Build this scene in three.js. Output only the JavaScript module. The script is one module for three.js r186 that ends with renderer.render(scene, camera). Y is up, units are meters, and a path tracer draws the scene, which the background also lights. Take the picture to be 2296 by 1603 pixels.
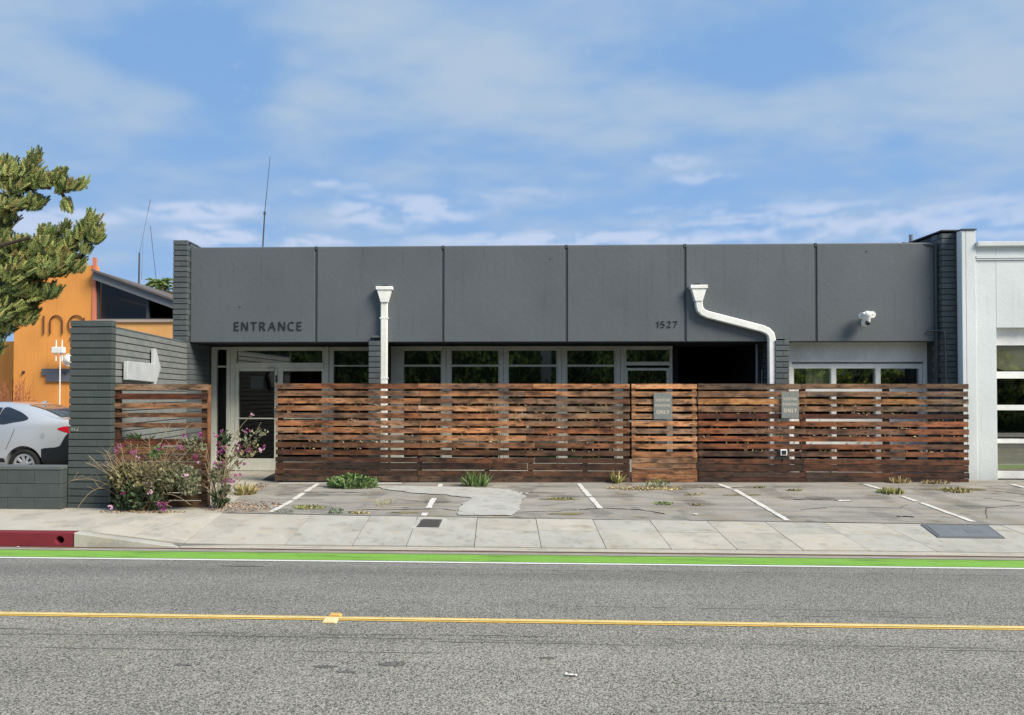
import * as THREE from 'three';
import { mergeGeometries, mergeVertices, toCreasedNormals } from 'three/addons/utils/BufferGeometryUtils.js';
import { RoundedBoxGeometry } from 'three/addons/geometries/RoundedBoxGeometry.js';
import { FontLoader } from 'three/addons/loaders/FontLoader.js';
import { TextGeometry } from 'three/addons/geometries/TextGeometry.js';
import { Brush, Evaluator, SUBTRACTION } from 'three-bvh-csg';

// ------------------------------------------------------------------ camera, sky, sun, exposure
const scene = new THREE.Scene();
const camera = new THREE.PerspectiveCamera(49.2156, 2295 / 1603, 0.1, 600);
camera.position.set(0, 1.6, 0);
camera.rotation.order = 'YXZ';
camera.rotation.set(Math.atan(0.0177), THREE.MathUtils.degToRad(2.5), 0.0016);
camera.setViewOffset(2295, 1603, 107.5, -52.5, 2295, 1603);      // the picture is a crop: lens shifted
const renderer = new THREE.WebGLRenderer({ antialias: true });
renderer.toneMapping = THREE.LinearToneMapping;
renderer.toneMappingExposure = 1.22;
renderer.shadowMap.enabled = true;

const lerp = THREE.MathUtils.lerp, clamp = THREE.MathUtils.clamp, sstep = (a, b, x) => { const t = Math.min(1, Math.max(0, (x - a) / (b - a))); return t * t * (3 - 2 * t); };
function rng(seed) { let a = seed >>> 0; return () => { a = (a + 0x6d2b79f5) | 0; let t = Math.imul(a ^ (a >>> 15), 1 | a); t = (t + Math.imul(t ^ (t >>> 7), 61 | t)) ^ t; return ((t ^ (t >>> 14)) >>> 0) / 4294967296; }; }
// value noise with optional wrap
function hash(ix, iy, s) { let h = Math.imul(ix, 374761393) ^ Math.imul(iy, 668265263) ^ Math.imul(s, 2147483647 - 58); h = Math.imul(h ^ (h >>> 13), 1274126177); h ^= h >>> 16; h = Math.imul(h, 2246822519); return ((h ^ (h >>> 15)) >>> 0) / 4294967296; }
function vnoise(x, y, s, px = 0, py = 0) {
  const x0 = Math.floor(x), y0 = Math.floor(y); let fx = x - x0, fy = y - y0;
  fx = fx * fx * (3 - 2 * fx); fy = fy * fy * (3 - 2 * fy);
  const wx = (i) => (px ? ((i % px) + px) % px : i), wy = (i) => (py ? ((i % py) + py) % py : i);
  const a = hash(wx(x0), wy(y0), s), b = hash(wx(x0 + 1), wy(y0), s), c = hash(wx(x0), wy(y0 + 1), s), d = hash(wx(x0 + 1), wy(y0 + 1), s);
  return (a + (b - a) * fx) * (1 - fy) + (c + (d - c) * fx) * fy;
}
function fbm(x, y, s, oct = 5, px = 0, py = 0, gain = 0.5) { let v = 0, a = 1, n = 0, f = 1; for (let i = 0; i < oct; i++) { v += a * vnoise(x * f, y * f, s + i * 17, px * f, py * f); n += a; a *= gain; f *= 2; } return v / n; }

{ // sky: thin high cloud over blue, small streaks low down
  const W = 2048, H = 1024, d = new Float32Array(W * H * 4);
  const bump = (u, v, cu, cv, ru, rv) => Math.exp(-(((u - cu) / ru) ** 2 + ((v - cv) / rv) ** 2));
  const thin = [[330, 80, 170, 80, -.75], [500, 190, 110, 110, -.5], [1720, 135, 170, 60, -.6], [980, 130, 330, 150, .55], [1400, 30, 330, 70, .35], [2230, 190, 230, 170, .3], [120, 255, 260, 80, .15], [60, 40, 160, 60, .3], [1650, 260, 420, 90, .22], [700, 260, 130, 90, .2], [2020, 330, 150, 50, -.3], [420, 330, 200, 60, -.3], [1000, 330, 240, 60, -.25]];
  const low = [[430, 466, 130, 17, .9], [470, 522, 90, 24, .95], [900, 470, 150, 30, .8], [700, 540, 75, 15, 1], [1350, 540, 330, 16, .9], [1900, 505, 380, 36, .8], [1500, 363, 55, 13, .6], [1580, 400, 60, 15, .65], [672, 425, 22, 8, .7], [725, 405, 26, 6, .7], [100, 490, 130, 26, .8], [2200, 470, 150, 20, .6], [1150, 436, 100, 12, .4], [655, 468, 16, 6, .6], [820, 413, 70, 7, .4]];
  for (let j = 0; j < H; j++) {
    const el = ((j + 0.5) / H - 0.5) * Math.PI, y = Math.sin(el), c = Math.cos(el);
    for (let i = 0; i < W; i++) {
      const az = ((i + 0.5) / W - 0.5) * 2 * Math.PI, x = Math.cos(az) * c, z = Math.sin(az) * c, o = (j * W + i) * 4;
      const e = Math.max(el, 0), front = Math.atan2(x, -z), u = 1116 + 1750 * Math.tan(clamp(front, -1.2, 1.2)), v = 885 - 1750 * Math.tan(Math.min(e, 1.2)) / Math.max(Math.cos(clamp(front, -1.2, 1.2)), .3);
      const near = sstep(1.25, .9, Math.abs(front)) * sstep(.75, .55, e);
      const k = 1 / (y + 0.12), qx = x * k, qz = z * k;
      let hi = fbm(qx * .75 + 7, qz * .75 + 3, 11, 6) * .62 + fbm(qx * .4 + 1, qz * .4 + 9, 41, 3) * .45 - .02;
      for (const [cu, cv, ru, rv, a] of thin) if (near > 0) hi += near * a * bump(u, v, cu, cv, ru, rv) * .55;
      hi += .50 * (fbm(qx * 3.2 + 17, qz * 5 + 5, 87, 5) - .5) + .24 * (fbm(qx * 11 + 2, qz * 15 + 1, 88, 4) - .5);
      hi = sstep(.22, .80, hi) * sstep(.02, .16, e + .07 * (fbm(front * 3 + 5, e * 9, 5, 3) - .5));
      let lo = 0;
      const st = fbm(front * 22 + 3, e * 120 + fbm(front * 12, e * 40, 71, 3) * 3, 23, 6, 0, 0, .6);
      if (near > 0) for (const [cu, cv, ru, rv, a] of low) lo = Math.max(lo, near * a * sstep(.18, .75, bump(u, v, cu, cv, ru * 1.25, rv * 1.3) + .9 * (st - .5)) * sstep(.3, .55, st));
      lo = Math.max(lo, (1 - near) * .6 * sstep(.5, .75, st) * sstep(.28, .1, e));
      const t = sstep(0, .45, e), b = [lerp(.30, .215, t), lerp(.49, .40, t), lerp(.80, .705, t)];
      const cl = [.445, .56, .705], cw = [.58, .67, .86], h = .92 * hi, l = .9 * clamp(lo, 0, 1);
      for (let q = 0; q < 3; q++) d[o + q] = lerp(lerp(b[q], cl[q], h), cw[q], l) / 1.19;
      d[o + 3] = 1;
    }
  }
  const t = new THREE.DataTexture(d, W, H, THREE.RGBAFormat, THREE.FloatType);
  t.mapping = THREE.EquirectangularReflectionMapping; t.magFilter = THREE.LinearFilter; t.minFilter = THREE.LinearFilter; t.needsUpdate = true;
  scene.background = t; scene.environment = t;
}
const sun = new THREE.DirectionalLight(new THREE.Color(1.0, 0.91, 0.76), 4.4);
sun.position.set(0.63 * 40, 0.65 * 40, 0.42 * 40 - 12); sun.target.position.set(0, 0, -12);
sun.castShadow = true; sun.shadow.radius = 52; sun.shadow.mapSize.set(4096, 4096);
Object.assign(sun.shadow.camera, { left: -30, right: 30, top: 30, bottom: -30, near: 1, far: 120 });
scene.add(sun, sun.target);

// ------------------------------------------------------------------ helpers
const used = new Map();
function numbered(n) { const k = used.get(n) ?? 0; used.set(n, k + 1); return k ? n + '_' + String(k).padStart(3, '0') : n; }
function thing(name, label, category, at = [0, 0, 0], group, kind) {
  const o = new THREE.Group(); o.name = numbered(name); o.position.set(...at); scene.add(o);
  if (label) o.userData.label = label; if (category) o.userData.category = category; if (group) o.userData.group = group; if (kind) o.userData.kind = kind;
  return o;
}
function structure(name, label) { const o = new THREE.Group(); o.name = name; o.userData.kind = 'structure'; if (label) { o.userData.label = label; } scene.add(o); return o; }
function norm(g, colored) {
  g = g.index ? g.toNonIndexed() : g;
  if (!g.attributes.normal) g.computeVertexNormals();
  if (!g.attributes.uv) g.setAttribute('uv', new THREE.BufferAttribute(new Float32Array(g.attributes.position.count * 2), 2));
  for (const k of Object.keys(g.attributes)) if (!['position', 'normal', 'uv'].includes(k) && !(colored && k === 'color')) g.deleteAttribute(k);
  g.morphAttributes = {}; g.clearGroups?.();
  return g;
}
// uv in metres, chosen per triangle by its facing
function metric(g, s = 1, ox = 0, oy = 0) {
  g = norm(g, true); const p = g.attributes.position, uv = g.attributes.uv, a = new THREE.Vector3(), b = new THREE.Vector3(), c = new THREE.Vector3();
  for (let i = 0; i < p.count; i += 3) {
    a.fromBufferAttribute(p, i); b.fromBufferAttribute(p, i + 1); c.fromBufferAttribute(p, i + 2);
    const n = b.clone().sub(a).cross(c.clone().sub(a)), x = Math.abs(n.x), y = Math.abs(n.y), z = Math.abs(n.z);
    [a, b, c].forEach((q, k) => { const [U, V] = z >= x && z >= y ? [q.x, q.y] : y >= x ? [q.x, q.z] : [q.z, q.y]; uv.setXY(i + k, U * s + ox, V * s + oy); });
  }
  return g;
}
function merge(list) { list = list.map((g) => norm(g, !!list[0].attributes.color)); return list.length === 1 ? list[0] : mergeGeometries(list); }
// a mesh made from world-space geometries, put under parent
function part(name, geos, mat, parent, opt = {}) {
  let g = merge([].concat(geos)); if (!opt.rawUV) g = metric(g, opt.s ?? 1, opt.ox ?? 0, opt.oy ?? 0);
  const m = new THREE.Mesh(g, mat); m.name = name; m.castShadow = m.receiveShadow = true;
  if (parent && parent !== scene) { parent.updateWorldMatrix(true, false); g.applyMatrix4(parent.matrixWorld.clone().invert()); parent.add(m); }
  else scene.add(m);
  if (opt.kind) m.userData.kind = opt.kind; if (opt.label) m.userData.label = opt.label;
  return m;
}
// a box from its bounds: x0..x1, y0..y1, and depth t0 (near) .. t1 (far) where z = -t
function box(x0, x1, y0, y1, t0, t1, r = 0) {
  const w = x1 - x0, h = y1 - y0, d = t1 - t0;
  const g = r > 0 ? new RoundedBoxGeometry(w, h, d, 1, Math.min(r, w / 2.1, h / 2.1, d / 2.1)) : new THREE.BoxGeometry(w, h, d);
  return g.translate((x0 + x1) / 2, (y0 + y1) / 2, -(t0 + t1) / 2);
}
function cyl(a, b, r0, r1 = r0, seg = 12) {
  const A = new THREE.Vector3(...a), B = new THREE.Vector3(...b), d = B.clone().sub(A), L = d.length();
  const g = new THREE.CylinderGeometry(r1, r0, L, seg);
  g.applyQuaternion(new THREE.Quaternion().setFromUnitVectors(new THREE.Vector3(0, 1, 0), d.normalize()));
  return g.translate((A.x + B.x) / 2, (A.y + B.y) / 2, (A.z + B.z) / 2);
}
function tube(pts, r, seg = 0, rad = 6) { const c = new THREE.CatmullRomCurve3(pts.map((p) => new THREE.Vector3(...p))); return new THREE.TubeGeometry(c, seg || pts.length * 5, r, rad); }
function prism(pts, t0, t1, bevel = 0) { // outline in x,y pushed back from t0 to t1
  const s = new THREE.Shape(pts.map((p) => new THREE.Vector2(...p)));
  const g = new THREE.ExtrudeGeometry(s, { depth: t1 - t0 - 2 * bevel, bevelEnabled: bevel > 0, bevelSize: bevel, bevelThickness: bevel, bevelOffset: -bevel, bevelSegments: 1, curveSegments: 12 });
  return g.translate(0, 0, -t1 + bevel);
}
function surface(x0, x1, t0, t1, nx, nt, fy) { // ground sheet, x bounds may be functions of t
  const X0 = typeof x0 === 'function' ? x0 : () => x0, X1 = typeof x1 === 'function' ? x1 : () => x1, p = [], uv = [], id = [];
  for (let j = 0; j <= nt; j++) for (let i = 0; i <= nx; i++) { const t = lerp(t0, t1, j / nt), x = lerp(X0(t), X1(t), i / nx); p.push(x, fy(x, t), -t); uv.push(x, t); }
  for (let j = 0; j < nt; j++) for (let i = 0; i < nx; i++) { const a = j * (nx + 1) + i, b = a + 1, c = a + nx + 1, e = c + 1; id.push(a, b, e, a, e, c); }
  const g = new THREE.BufferGeometry(); g.setAttribute('position', new THREE.Float32BufferAttribute(p, 3)); g.setAttribute('uv', new THREE.Float32BufferAttribute(uv, 2)); g.setIndex(id); g.computeVertexNormals(); return g;
}
function sheet(poly, fy, lift) { // flat outline laid on the ground
  const g = new THREE.ShapeGeometry(new THREE.Shape(poly.map(([x, t]) => new THREE.Vector2(x, t)))); const p = g.attributes.position, n = g.attributes.normal;
  for (let i = 0; i < p.count; i++) { const x = p.getX(i), t = p.getY(i); p.setXYZ(i, x, fy(x, t) + lift, -t); n.setXYZ(i, 0, 1, 0); }
  return g;
}
function slab(c, fy, thick, lift = 0) { // block with the four ground corners c (x,t), counter-clockwise from near left
  const P = c.map(([x, t]) => [x, fy(x, t) + lift, -t]), Q = P.map(([x, y, z]) => [x, y - thick, z]), v = [];
  const quad = (a, b, d, e) => v.push(...a, ...b, ...d, ...a, ...d, ...e);
  quad(P[0], P[1], P[2], P[3]); quad(Q[0], Q[1], P[1], P[0]); quad(Q[1], Q[2], P[2], P[1]); quad(Q[2], Q[3], P[3], P[2]); quad(Q[3], Q[0], P[0], P[3]);
  const g = new THREE.BufferGeometry(); g.setAttribute('position', new THREE.Float32BufferAttribute(v, 3)); g.computeVertexNormals(); return norm(g);
}

// ------------------------------------------------------------------ textures and materials
function tex(w, h, fn, srgb = false, comps = 4) {
  const d = new Uint8Array(w * h * 4);
  for (let j = 0; j < h; j++) for (let i = 0; i < w; i++) { const c = fn(i, j), o = (j * w + i) * 4; if (typeof c === 'number') { d[o] = d[o + 1] = d[o + 2] = clamp(c, 0, 1) * 255; } else { d[o] = clamp(c[0], 0, 1) * 255; d[o + 1] = clamp(c[1], 0, 1) * 255; d[o + 2] = clamp(c[2], 0, 1) * 255; } d[o + 3] = 255; }
  const t = new THREE.DataTexture(d, w, h, THREE.RGBAFormat); t.wrapS = t.wrapT = THREE.RepeatWrapping; t.magFilter = THREE.LinearFilter; t.minFilter = THREE.LinearMipmapLinearFilter; t.generateMipmaps = true; t.colorSpace = srgb ? THREE.SRGBColorSpace : THREE.NoColorSpace; t.needsUpdate = true; return t;
}
function rep(t, m) { const c = t.clone(); c.repeat.set(1 / m, 1 / m); c.needsUpdate = true; return c; }   // one tile spans m metres
const L = (r, g, b) => new THREE.Color().setRGB(r, g, b);
function std(color, roughness = 0.8, extra = {}) { return new THREE.MeshStandardMaterial({ color, roughness, ...extra }); }

// aggregate of the road: light and dark chips in grey binder, long faint wheel streaks
const roadTex = (() => {
  const N = 2048, g = new Float32Array(N * N), r = rng(5);
  for (let k = 0; k < N * N; k++) g[k] = r();
  return tex(N, N, (i, j) => {
    const a = g[j * N + i], b = g[(j >> 1) * N + (i >> 1)], c = g[((j / 3) | 0) * N + (((i + (j & 1)) / 3) | 0)];
    let v = .5 + .50 * (b - .5) + .55 * (c - .5) + .2 * (a - .5);
    v += .10 * (fbm(i / 128, j / 128, 31, 4, 16, 16) - .5) + .12 * (fbm(i / 512, j / 64, 32, 3, 4, 32) - .5);
    const w = v + .12 * (hash((i / 3) | 0, (j / 3) | 0, 77) > .9 ? 1 : 0) - .22 * (hash((i / 2) | 0, (j / 2) | 0, 78) > .88 ? 1 : 0);
    const tint = vnoise(i / 4, j / 4, 90, 512, 512) - .5;
    return [w * (1 + .05 * tint), w, w * (.965 - .05 * tint)];
  });
})();
const mottle = tex(1024, 1024, (i, j) => { const v = .80 + .26 * (fbm(i / 128, j / 128, 3, 6, 8, 8) - .5) + .12 * (fbm(i / 16, j / 16, 9, 3, 64, 64) - .5) + .05 * (hash(i, j, 4) - .5); return v; });
const grit = tex(512, 512, (i, j) => .5 + .5 * (fbm(i / 6, j / 6, 14, 4, 85, 85) - .5) + .35 * (hash(i, j, 8) - .5));
const stuccoTex = tex(1024, 1024, (i, j) => {
  let v = .80 + .20 * (fbm(i / 170.6667, j / 170.6667, 61, 5, 6, 6) - .5) + .05 * (hash(i, j, 5) - .5);
  const str = fbm(i / 12, j / 256, 66, 3, 85, 4); v -= .07 * sstep(.6, .85, str); return v;
});
const stuccoBump = tex(512, 512, (i, j) => .6 * fbm(i / 8, j / 8, 21, 4, 64, 64) + .4 * fbm(i / 64, j / 64, 22, 3, 8, 8));
const concTex = tex(1024, 1024, (i, j) => {
  let v = .80 + .20 * (fbm(i / 102.4, j / 102.4, 33, 5, 10, 10) - .5) + .14 * (hash(i, j, 6) - .5) + .12 * (vnoise(i / 3, j / 3, 12, 341, 341) - .5);
  const s = fbm(i / 51.2, j / 51.2, 55, 4, 20, 20); v -= .13 * sstep(.58, .8, s); v -= .09 * sstep(.56, .7, fbm(i / 170.6667, j / 170.6667, 59, 5, 6, 6)); const r = sstep(.55, .75, fbm(i / 64, j / 64, 56, 4, 16, 16)) * .06;
  return [v, v - r * .45, v - r * 1.1];
});
const lotTex = tex(1024, 1024, (i, j) => {
  let v = .72 + .46 * (fbm(i / 128, j / 64, 43, 6, 8, 16) - .5) + .30 * (hash(i, j, 16) - .5) + .25 * (vnoise(i / 2, j / 2, 17, 512, 512) - .5);
  v -= .10 * sstep(.55, .62, fbm(i / 256, j / 21, 49, 4, 4, 48)); v -= .20 * sstep(.60, .74, fbm(i / 128, j / 128, 47, 4, 8, 8)); const w = sstep(.5, .75, fbm(i / 102.4, j / 51.2, 48, 4, 10, 20)) * .09;
  return [v + w * .3, v - w * .1, v - w * .75];
});
// wood: eight bands, each a board face 5 m long: grain, knots, weathered and stained stretches
const woodTex = (() => {
  const W = 2048, H = 512; const r = rng(99), knots = [];
  for (let b = 0; b < 8; b++) for (let k = 0; k < 9; k++) knots.push([r() * W, b * 64 + 8 + r() * 48, 3 + r() * 6]);
  return tex(W, H, (i, j) => {
    const b = j >> 6, y = j & 63, s = 200 + b * 13;
    let warp = fbm(i / 128, y / 40, s, 3, 16) * 26, kn = 0;
    for (const [kx, ky, kr] of knots) { if ((ky >> 6) !== b) continue; let dx = Math.abs(i - kx); dx = Math.min(dx, W - dx); const q = (dx / (kr * 2.4)) ** 2 + ((j - ky) / kr) ** 2; if (q < 9) { warp += 16 * Math.exp(-q * .5); kn = Math.max(kn, Math.exp(-q * 1.2)); } }
    const grain = fbm(i / 256, (y + warp) / 3.2, s + 3, 3, 8), fine = fbm(i / 32, y / 1.1, s + 5, 2, 64);
    const blot = fbm(i / 73.1429, y / 60 + 3, s + 7, 4, 28), grey = sstep(.52, .72, fbm(i / 146.2857, y / 45, s + 9, 4, 14)), gold = sstep(.55, .72, fbm(i / 128, y / 30, s + 11, 3, 16));
    let v = .58 + .55 * (grain - .5) + .3 * (fine - .5) + 1.35 * (blot - .5); v = Math.max(.07, v) * (1 - .5 * sstep(.60, .72, fbm(i / 64, y / 34 + 9, s + 31, 3, 32))) * (1 - .85 * kn);
    let c = [v * 1.12, v * .86, v * .66];
    c = [lerp(c[0], v * .98, grey * .7), lerp(c[1], v * .93, grey * .7), lerp(c[2], v * .84, grey * .7)];
    c = [c[0] + gold * .10, c[1] + gold * .055, c[2] + gold * .005];
    const streak = hash((i / 5) | 0, b, 401); if (streak > .965) { const q = .10; c = c.map((x) => x * (1 - q) + .75 * q); }
    return c;
  });
})();
const paintTex = tex(1024, 512, (i, j) => {
  let v = .84 + .16 * (fbm(i / 64, j / 16, 91, 5, 16, 32) - .5) + .16 * (hash(i, j, 19) - .5); v -= .28 * sstep(.6, .78, fbm(i / 128, j / 12, 92, 4, 8, 43)); const w = .35 * sstep(.62, .72, fbm(i / 10, j / 8, 93, 4, 102, 64));
  return [lerp(v, .62, w), lerp(v, .5, w), lerp(v, .62, w)];
});
const M = {
  road: std(L(.48, .458, .405), .95, { map: rep(roadTex, 6), bumpMap: rep(roadTex, 6), bumpScale: .004 }),
  lot: std(L(.425, .40, .355), .95, { map: rep(lotTex, 4), bumpMap: rep(grit, 1.3), bumpScale: .003 }),
  concrete: std(L(.565, .53, .455), .92, { map: rep(concTex, 3), bumpMap: rep(grit, 1.1), bumpScale: .0015 }),
  concreteGrey: std(L(.53, .51, .45), .92, { map: rep(concTex, 2.3), bumpMap: rep(grit, 1.1), bumpScale: .0015 }),
  concreteWarm: std(L(.585, .545, .465), .92, { map: rep(concTex, 2.7), bumpMap: rep(grit, 1.1), bumpScale: .0015 }),
  patch: std(L(.58, .575, .53), .9, { map: rep(concTex, 1.9), bumpMap: rep(concTex, .7), bumpScale: .006 }),
  gutter: std(L(.42, .39, .32), .93, { map: rep(concTex, 2), bumpMap: rep(grit, .8), bumpScale: .002 }),
  dark: std(L(.02, .019, .018), .95),
  green: std(L(.235, .50, .06), .85, { map: rep(paintTex, 4.1), bumpMap: rep(grit, .9), bumpScale: .003 }),
  lineWhite: std(L(.88, .88, .82), .8, { map: rep(paintTex, 2.9) }),
  stall: std(L(.82, .80, .74), .85, { map: rep(paintTex, 1.3) }),
  yellow: std(L(.84, .53, .10), .75, { map: rep(paintTex, 2.3) }),
  red: std(L(.24, .02, .035), .7, { map: rep(mottle, 1.1), bumpMap: rep(grit, .6), bumpScale: .004 }),
  fascia: std(L(.128, .148, .165), .78, { map: rep(stuccoTex, 5.2), bumpMap: rep(stuccoBump, .7), bumpScale: .004 }),
  joint: std(L(.05, .06, .072), .7),
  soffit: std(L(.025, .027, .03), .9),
  brick: std(L(.115, .138, .148), .72, { map: rep(mottle, 1.9), bumpMap: rep(stuccoBump, .3), bumpScale: .003 }),
  brickB: std(L(.102, .124, .133), .72, { map: rep(mottle, 1.7), bumpMap: rep(stuccoBump, .3), bumpScale: .003 }),
  brickC: std(L(.13, .152, .158), .72, { map: rep(mottle, 2.3), bumpMap: rep(stuccoBump, .3), bumpScale: .003 }),
  mortar: std(L(.05, .058, .06), .9),
  white: std(L(1.04, 1.04, 1.0), .55, { map: rep(mottle, 2.2) }),
  whiteWall: std(L(.80, .85, .86), .8, { map: rep(stuccoTex, 4.4), bumpMap: rep(stuccoBump, .9), bumpScale: .004 }),
  frame: std(L(.84, .85, .76), .45, { map: rep(mottle, 2.6), metalness: .15 }),
  frameWhite: std(L(1.02, 1.03, 1.0), .45, { map: rep(mottle, 2.6) }),
  glass: new THREE.MeshPhysicalMaterial({ color: L(.55, .6, .56), roughness: .015, transmission: 1, thickness: 0, ior: 2.9 }),
  glassDark: new THREE.MeshPhysicalMaterial({ color: L(.25, .3, .32), roughness: .015, transmission: 1, thickness: 0, ior: 1.5 }),
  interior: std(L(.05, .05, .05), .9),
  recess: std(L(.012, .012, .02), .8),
  wood: std(L(1, 1, 1), .82, { map: woodTex, vertexColors: true, bumpMap: woodTex, bumpScale: .004 }),
  metal: std(L(.30, .31, .32), .4, { metalness: .7 }),
  darkMetal: std(L(.055, .058, .062), .5, { metalness: .3 }),
  orange: std(L(.93, .385, .085), .85, { map: rep(stuccoTex, 4), bumpMap: rep(stuccoBump, .8), bumpScale: .004 }),
  orangeLight: std(L(.95, .50, .17), .85, { map: rep(stuccoTex, 3) }),
  letter: std(L(.016, .02, .026), .55),
  sign: std(L(.33, .34, .33), .5, { metalness: .2 }),
  paper: std(L(.55, .66, .62), .9),
};
M.wood.map.repeat.set(1 / 5, 1); M.wood.bumpMap = M.wood.map;

// ------------------------------------------------------------------ ground
function piece(x, X, Y) { if (x <= X[0]) return Y[0]; for (let i = 1; i < X.length; i++) if (x <= X[i]) return lerp(Y[i - 1], Y[i], (x - X[i - 1]) / (X[i] - X[i - 1])); return Y[Y.length - 1]; }
const roadY = (x, t) => piece(t, [-3, 0, 3.5, 5.0, 5.7, 6.4, 7.4, 8.4, 9.3], [-.19, -.15, -.07, -.035, -.03, -.045, -.11, -.20, -.27]);
const walkY = (x, t) => { const g = piece(x, [-5.15, -3.85], [-.087, -.248]), b = piece(x, [-6, -3.8, 0, 7, 12], [-.07, -.062, -.099, -.138, -.15]); return lerp(g, b, (t - 9.3) / 1.5); };
const lotY = (x, t) => { const b = walkY(x, 10.8), f = piece(x, [-6, -4, 8.2, 12], [.005, .012, .095, .11]); return lerp(b, f, clamp((t - 10.8) / 3.15, 0, 1.1)); };
const groundY = (x, t) => (t < 9.3 ? roadY(x, t) : t < 10.8 ? walkY(x, t) : lotY(x, t));

const earth = structure('ground');
part('soil', [new THREE.PlaneGeometry(500, 500).rotateX(-Math.PI / 2).translate(0, -.55, -60)], std(L(.22, .2, .16), 1), earth);
const road = structure('road');
{ // tyre-polished far lane, paler dusty near lane, slow drift
  const g = surface(-60, 60, -3, 9.3, 240, 123, roadY), p = g.attributes.position, c = new Float32Array(p.count * 3);
  for (let i = 0; i < p.count; i++) { const x = p.getX(i), t = -p.getZ(i), n = fbm(x * .35 + 90, t * 1.6 + 40, 6, 4) - .5, band = Math.exp(-(((t - 7.55) / .35) ** 2)) * .12 + Math.exp(-(((t - 6.1) / .3) ** 2)) * .08 + Math.exp(-(((t - 5.2) / .12) ** 2)) * .10 + Math.exp(-(((t - 3.9) / .2) ** 2)) * .16 * sstep(.35, .65, vnoise(x * .6 + 70, 4, 8)), far = sstep(5.6, 6.1, t); const v = 1 + .26 * n - band - .06 * far; c.set([v * (1 - .025 * far), v * (1 - .01 * far), v * (1 + .03 * far)], i * 3); }
  g.setAttribute('color', new THREE.BufferAttribute(c, 3)); M.road.vertexColors = true;
  const m = new THREE.Mesh(g, M.road); m.name = 'asphalt'; m.receiveShadow = true; road.add(m);
}
const lift = (k) => (x, t) => roadY(x, t) + k;
part('gutter', [surface(-60, 60, 9.07, 9.3, 40, 2, lift(.004))], M.gutter, road, { rawUV: true });
part('bike_lane', [surface(-60, 60, 8.46, 9.04, 40, 6, lift(.004))], M.green, road, { rawUV: true });
part('edge_line', [surface(-60, 60, 8.325, 8.435, 40, 2, lift(.004))], M.lineWhite, road, { rawUV: true });
const centre = part('centre_line', [surface(-60, 60, 5.612, 5.708, 40, 2, lift(.004))], M.yellow, road, { rawUV: true });
part('worn_stripe', [surface(-60, 60, 5.637, 5.683, 40, 2, lift(.008))], std(L(.86, .70, .30), .75, { map: rep(concTex, 1.4) }), centre, { rawUV: true });
{ // oil stains and rubbed streaks of their own shape
  const r = rng(31), sheets = [];
  const seams = []; for (const [t0, x0, x1, w] of [[5.22, -6, 6, .006], [5.30, -5, 1.2, .010], [5.17, -.5, 4, .010], [4.95, -4, -.2, .005], [5.0, .2, 2.6, .006], [6.1, .3, 3, .004], [7.85, -1, 5, .008], [5.9, 2, 4, .004], [4.3, 1, 3, .004]]) { const a = [], b = []; const n = Math.ceil((x1 - x0) / .12); let k = 0; for (let i = 0; i <= n; i++) { const x = lerp(x0, x1, i / n), t = t0 + .05 * (vnoise(x * .6, t0 * 9, 3) - .5) + .016 * (r() - .5), q = w * r() * sstep(.25, .6, vnoise(x * 1.4, t0 * 7, 9)); a.push([x, t - q]); b.unshift([x, t + q + .0008]); } seams.push(sheet([...a, ...b], roadY, .0028)); }
  part('crack', seams, std(L(.15, .145, .135), .95), road, { kind: 'stuff' });
  for (const [x, t, a, b] of [[-.64, 4.76, .09, .035], [-1.05, 4.70, .07, .025], [-2.62, 7.9, .22, .05], [-.9, 4.62, .06, .02], [-1.9, 4.68, .06, .015], [.3, 4.9, .05, .014]]) {
    const n = 18, poly = []; for (let i = 0; i < n; i++) { const q = (i / n) * 2 * Math.PI, k = .7 + .5 * r(); poly.push([x + Math.cos(q) * a * k, t + Math.sin(q) * b * k]); }
    sheets.push(sheet(poly, roadY, .003));
  }
  part('oil_stain', sheets, std(L(.25, .24, .22), .9, { map: rep(roadTex, 6) }), road, { kind: 'stuff' });
}
// sidewalk: kerb, then slabs with open joints over a dark bed
const walk = structure('sidewalk');
part('bed', [surface(-30, 30, 9.32, 10.85, 60, 4, (x, t) => walkY(x, t) - .016)], std(L(.17, .16, .14), 1), walk);
{
  const rows = [[9.46, 10.2], [10.2, 10.8]], xs = []; let r = rng(8);
  for (let x = .52 - .775 * 1; x > -3.8; x -= .775) xs.unshift(x);
  const right = []; for (let x = .52; x < 12.2; x += .775) right.push(x);
  const mats = [M.concrete, M.concreteGrey, M.concreteWarm], J = .0042;
  const put = (x0, x1, t0, t1, m, nx = 1) => part('slab', [slab([[x0 + J, t0 + J], [x1 - J, t0 + J], [x1 - J, t1 - J], [x0 + J, t1 - J]], walkY, .03, (r() - .5) * .004)], m, walk, { ox: r() * 3, oy: r() * 3 });
  // the three newer slabs by the meter lid, full depth
  put(-2.6, -1.77, 9.46, 10.8, M.concreteGrey); put(-1.77, -1.11, 9.46, 10.8, M.concreteGrey); put(-1.11, -.285, 9.46, 10.8, M.concreteGrey);
  put(-3.85, -2.6, 9.46, 10.8, M.concrete);
  put(-5.15, -4.5, 9.46, 10.8, M.concreteWarm); put(-4.5, -3.85, 9.46, 10.8, M.concreteWarm);
  for (let x = -5.15; x > -14; x -= 1.5) put(x - 1.5, x, 9.46, 11.2, M.concreteWarm);
  let a = -.285;
  for (const b of right) { for (const [t0, t1] of rows) { if (b > 5.4 && a < 6.7) continue; put(a, b, t0, t1, mats[(r() * 2.6) | 0]); } a = b; }
  put(5.17, 6.72, 9.46, 10.8, M.concreteGrey);
}
const kerb = structure('kerb');
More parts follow.
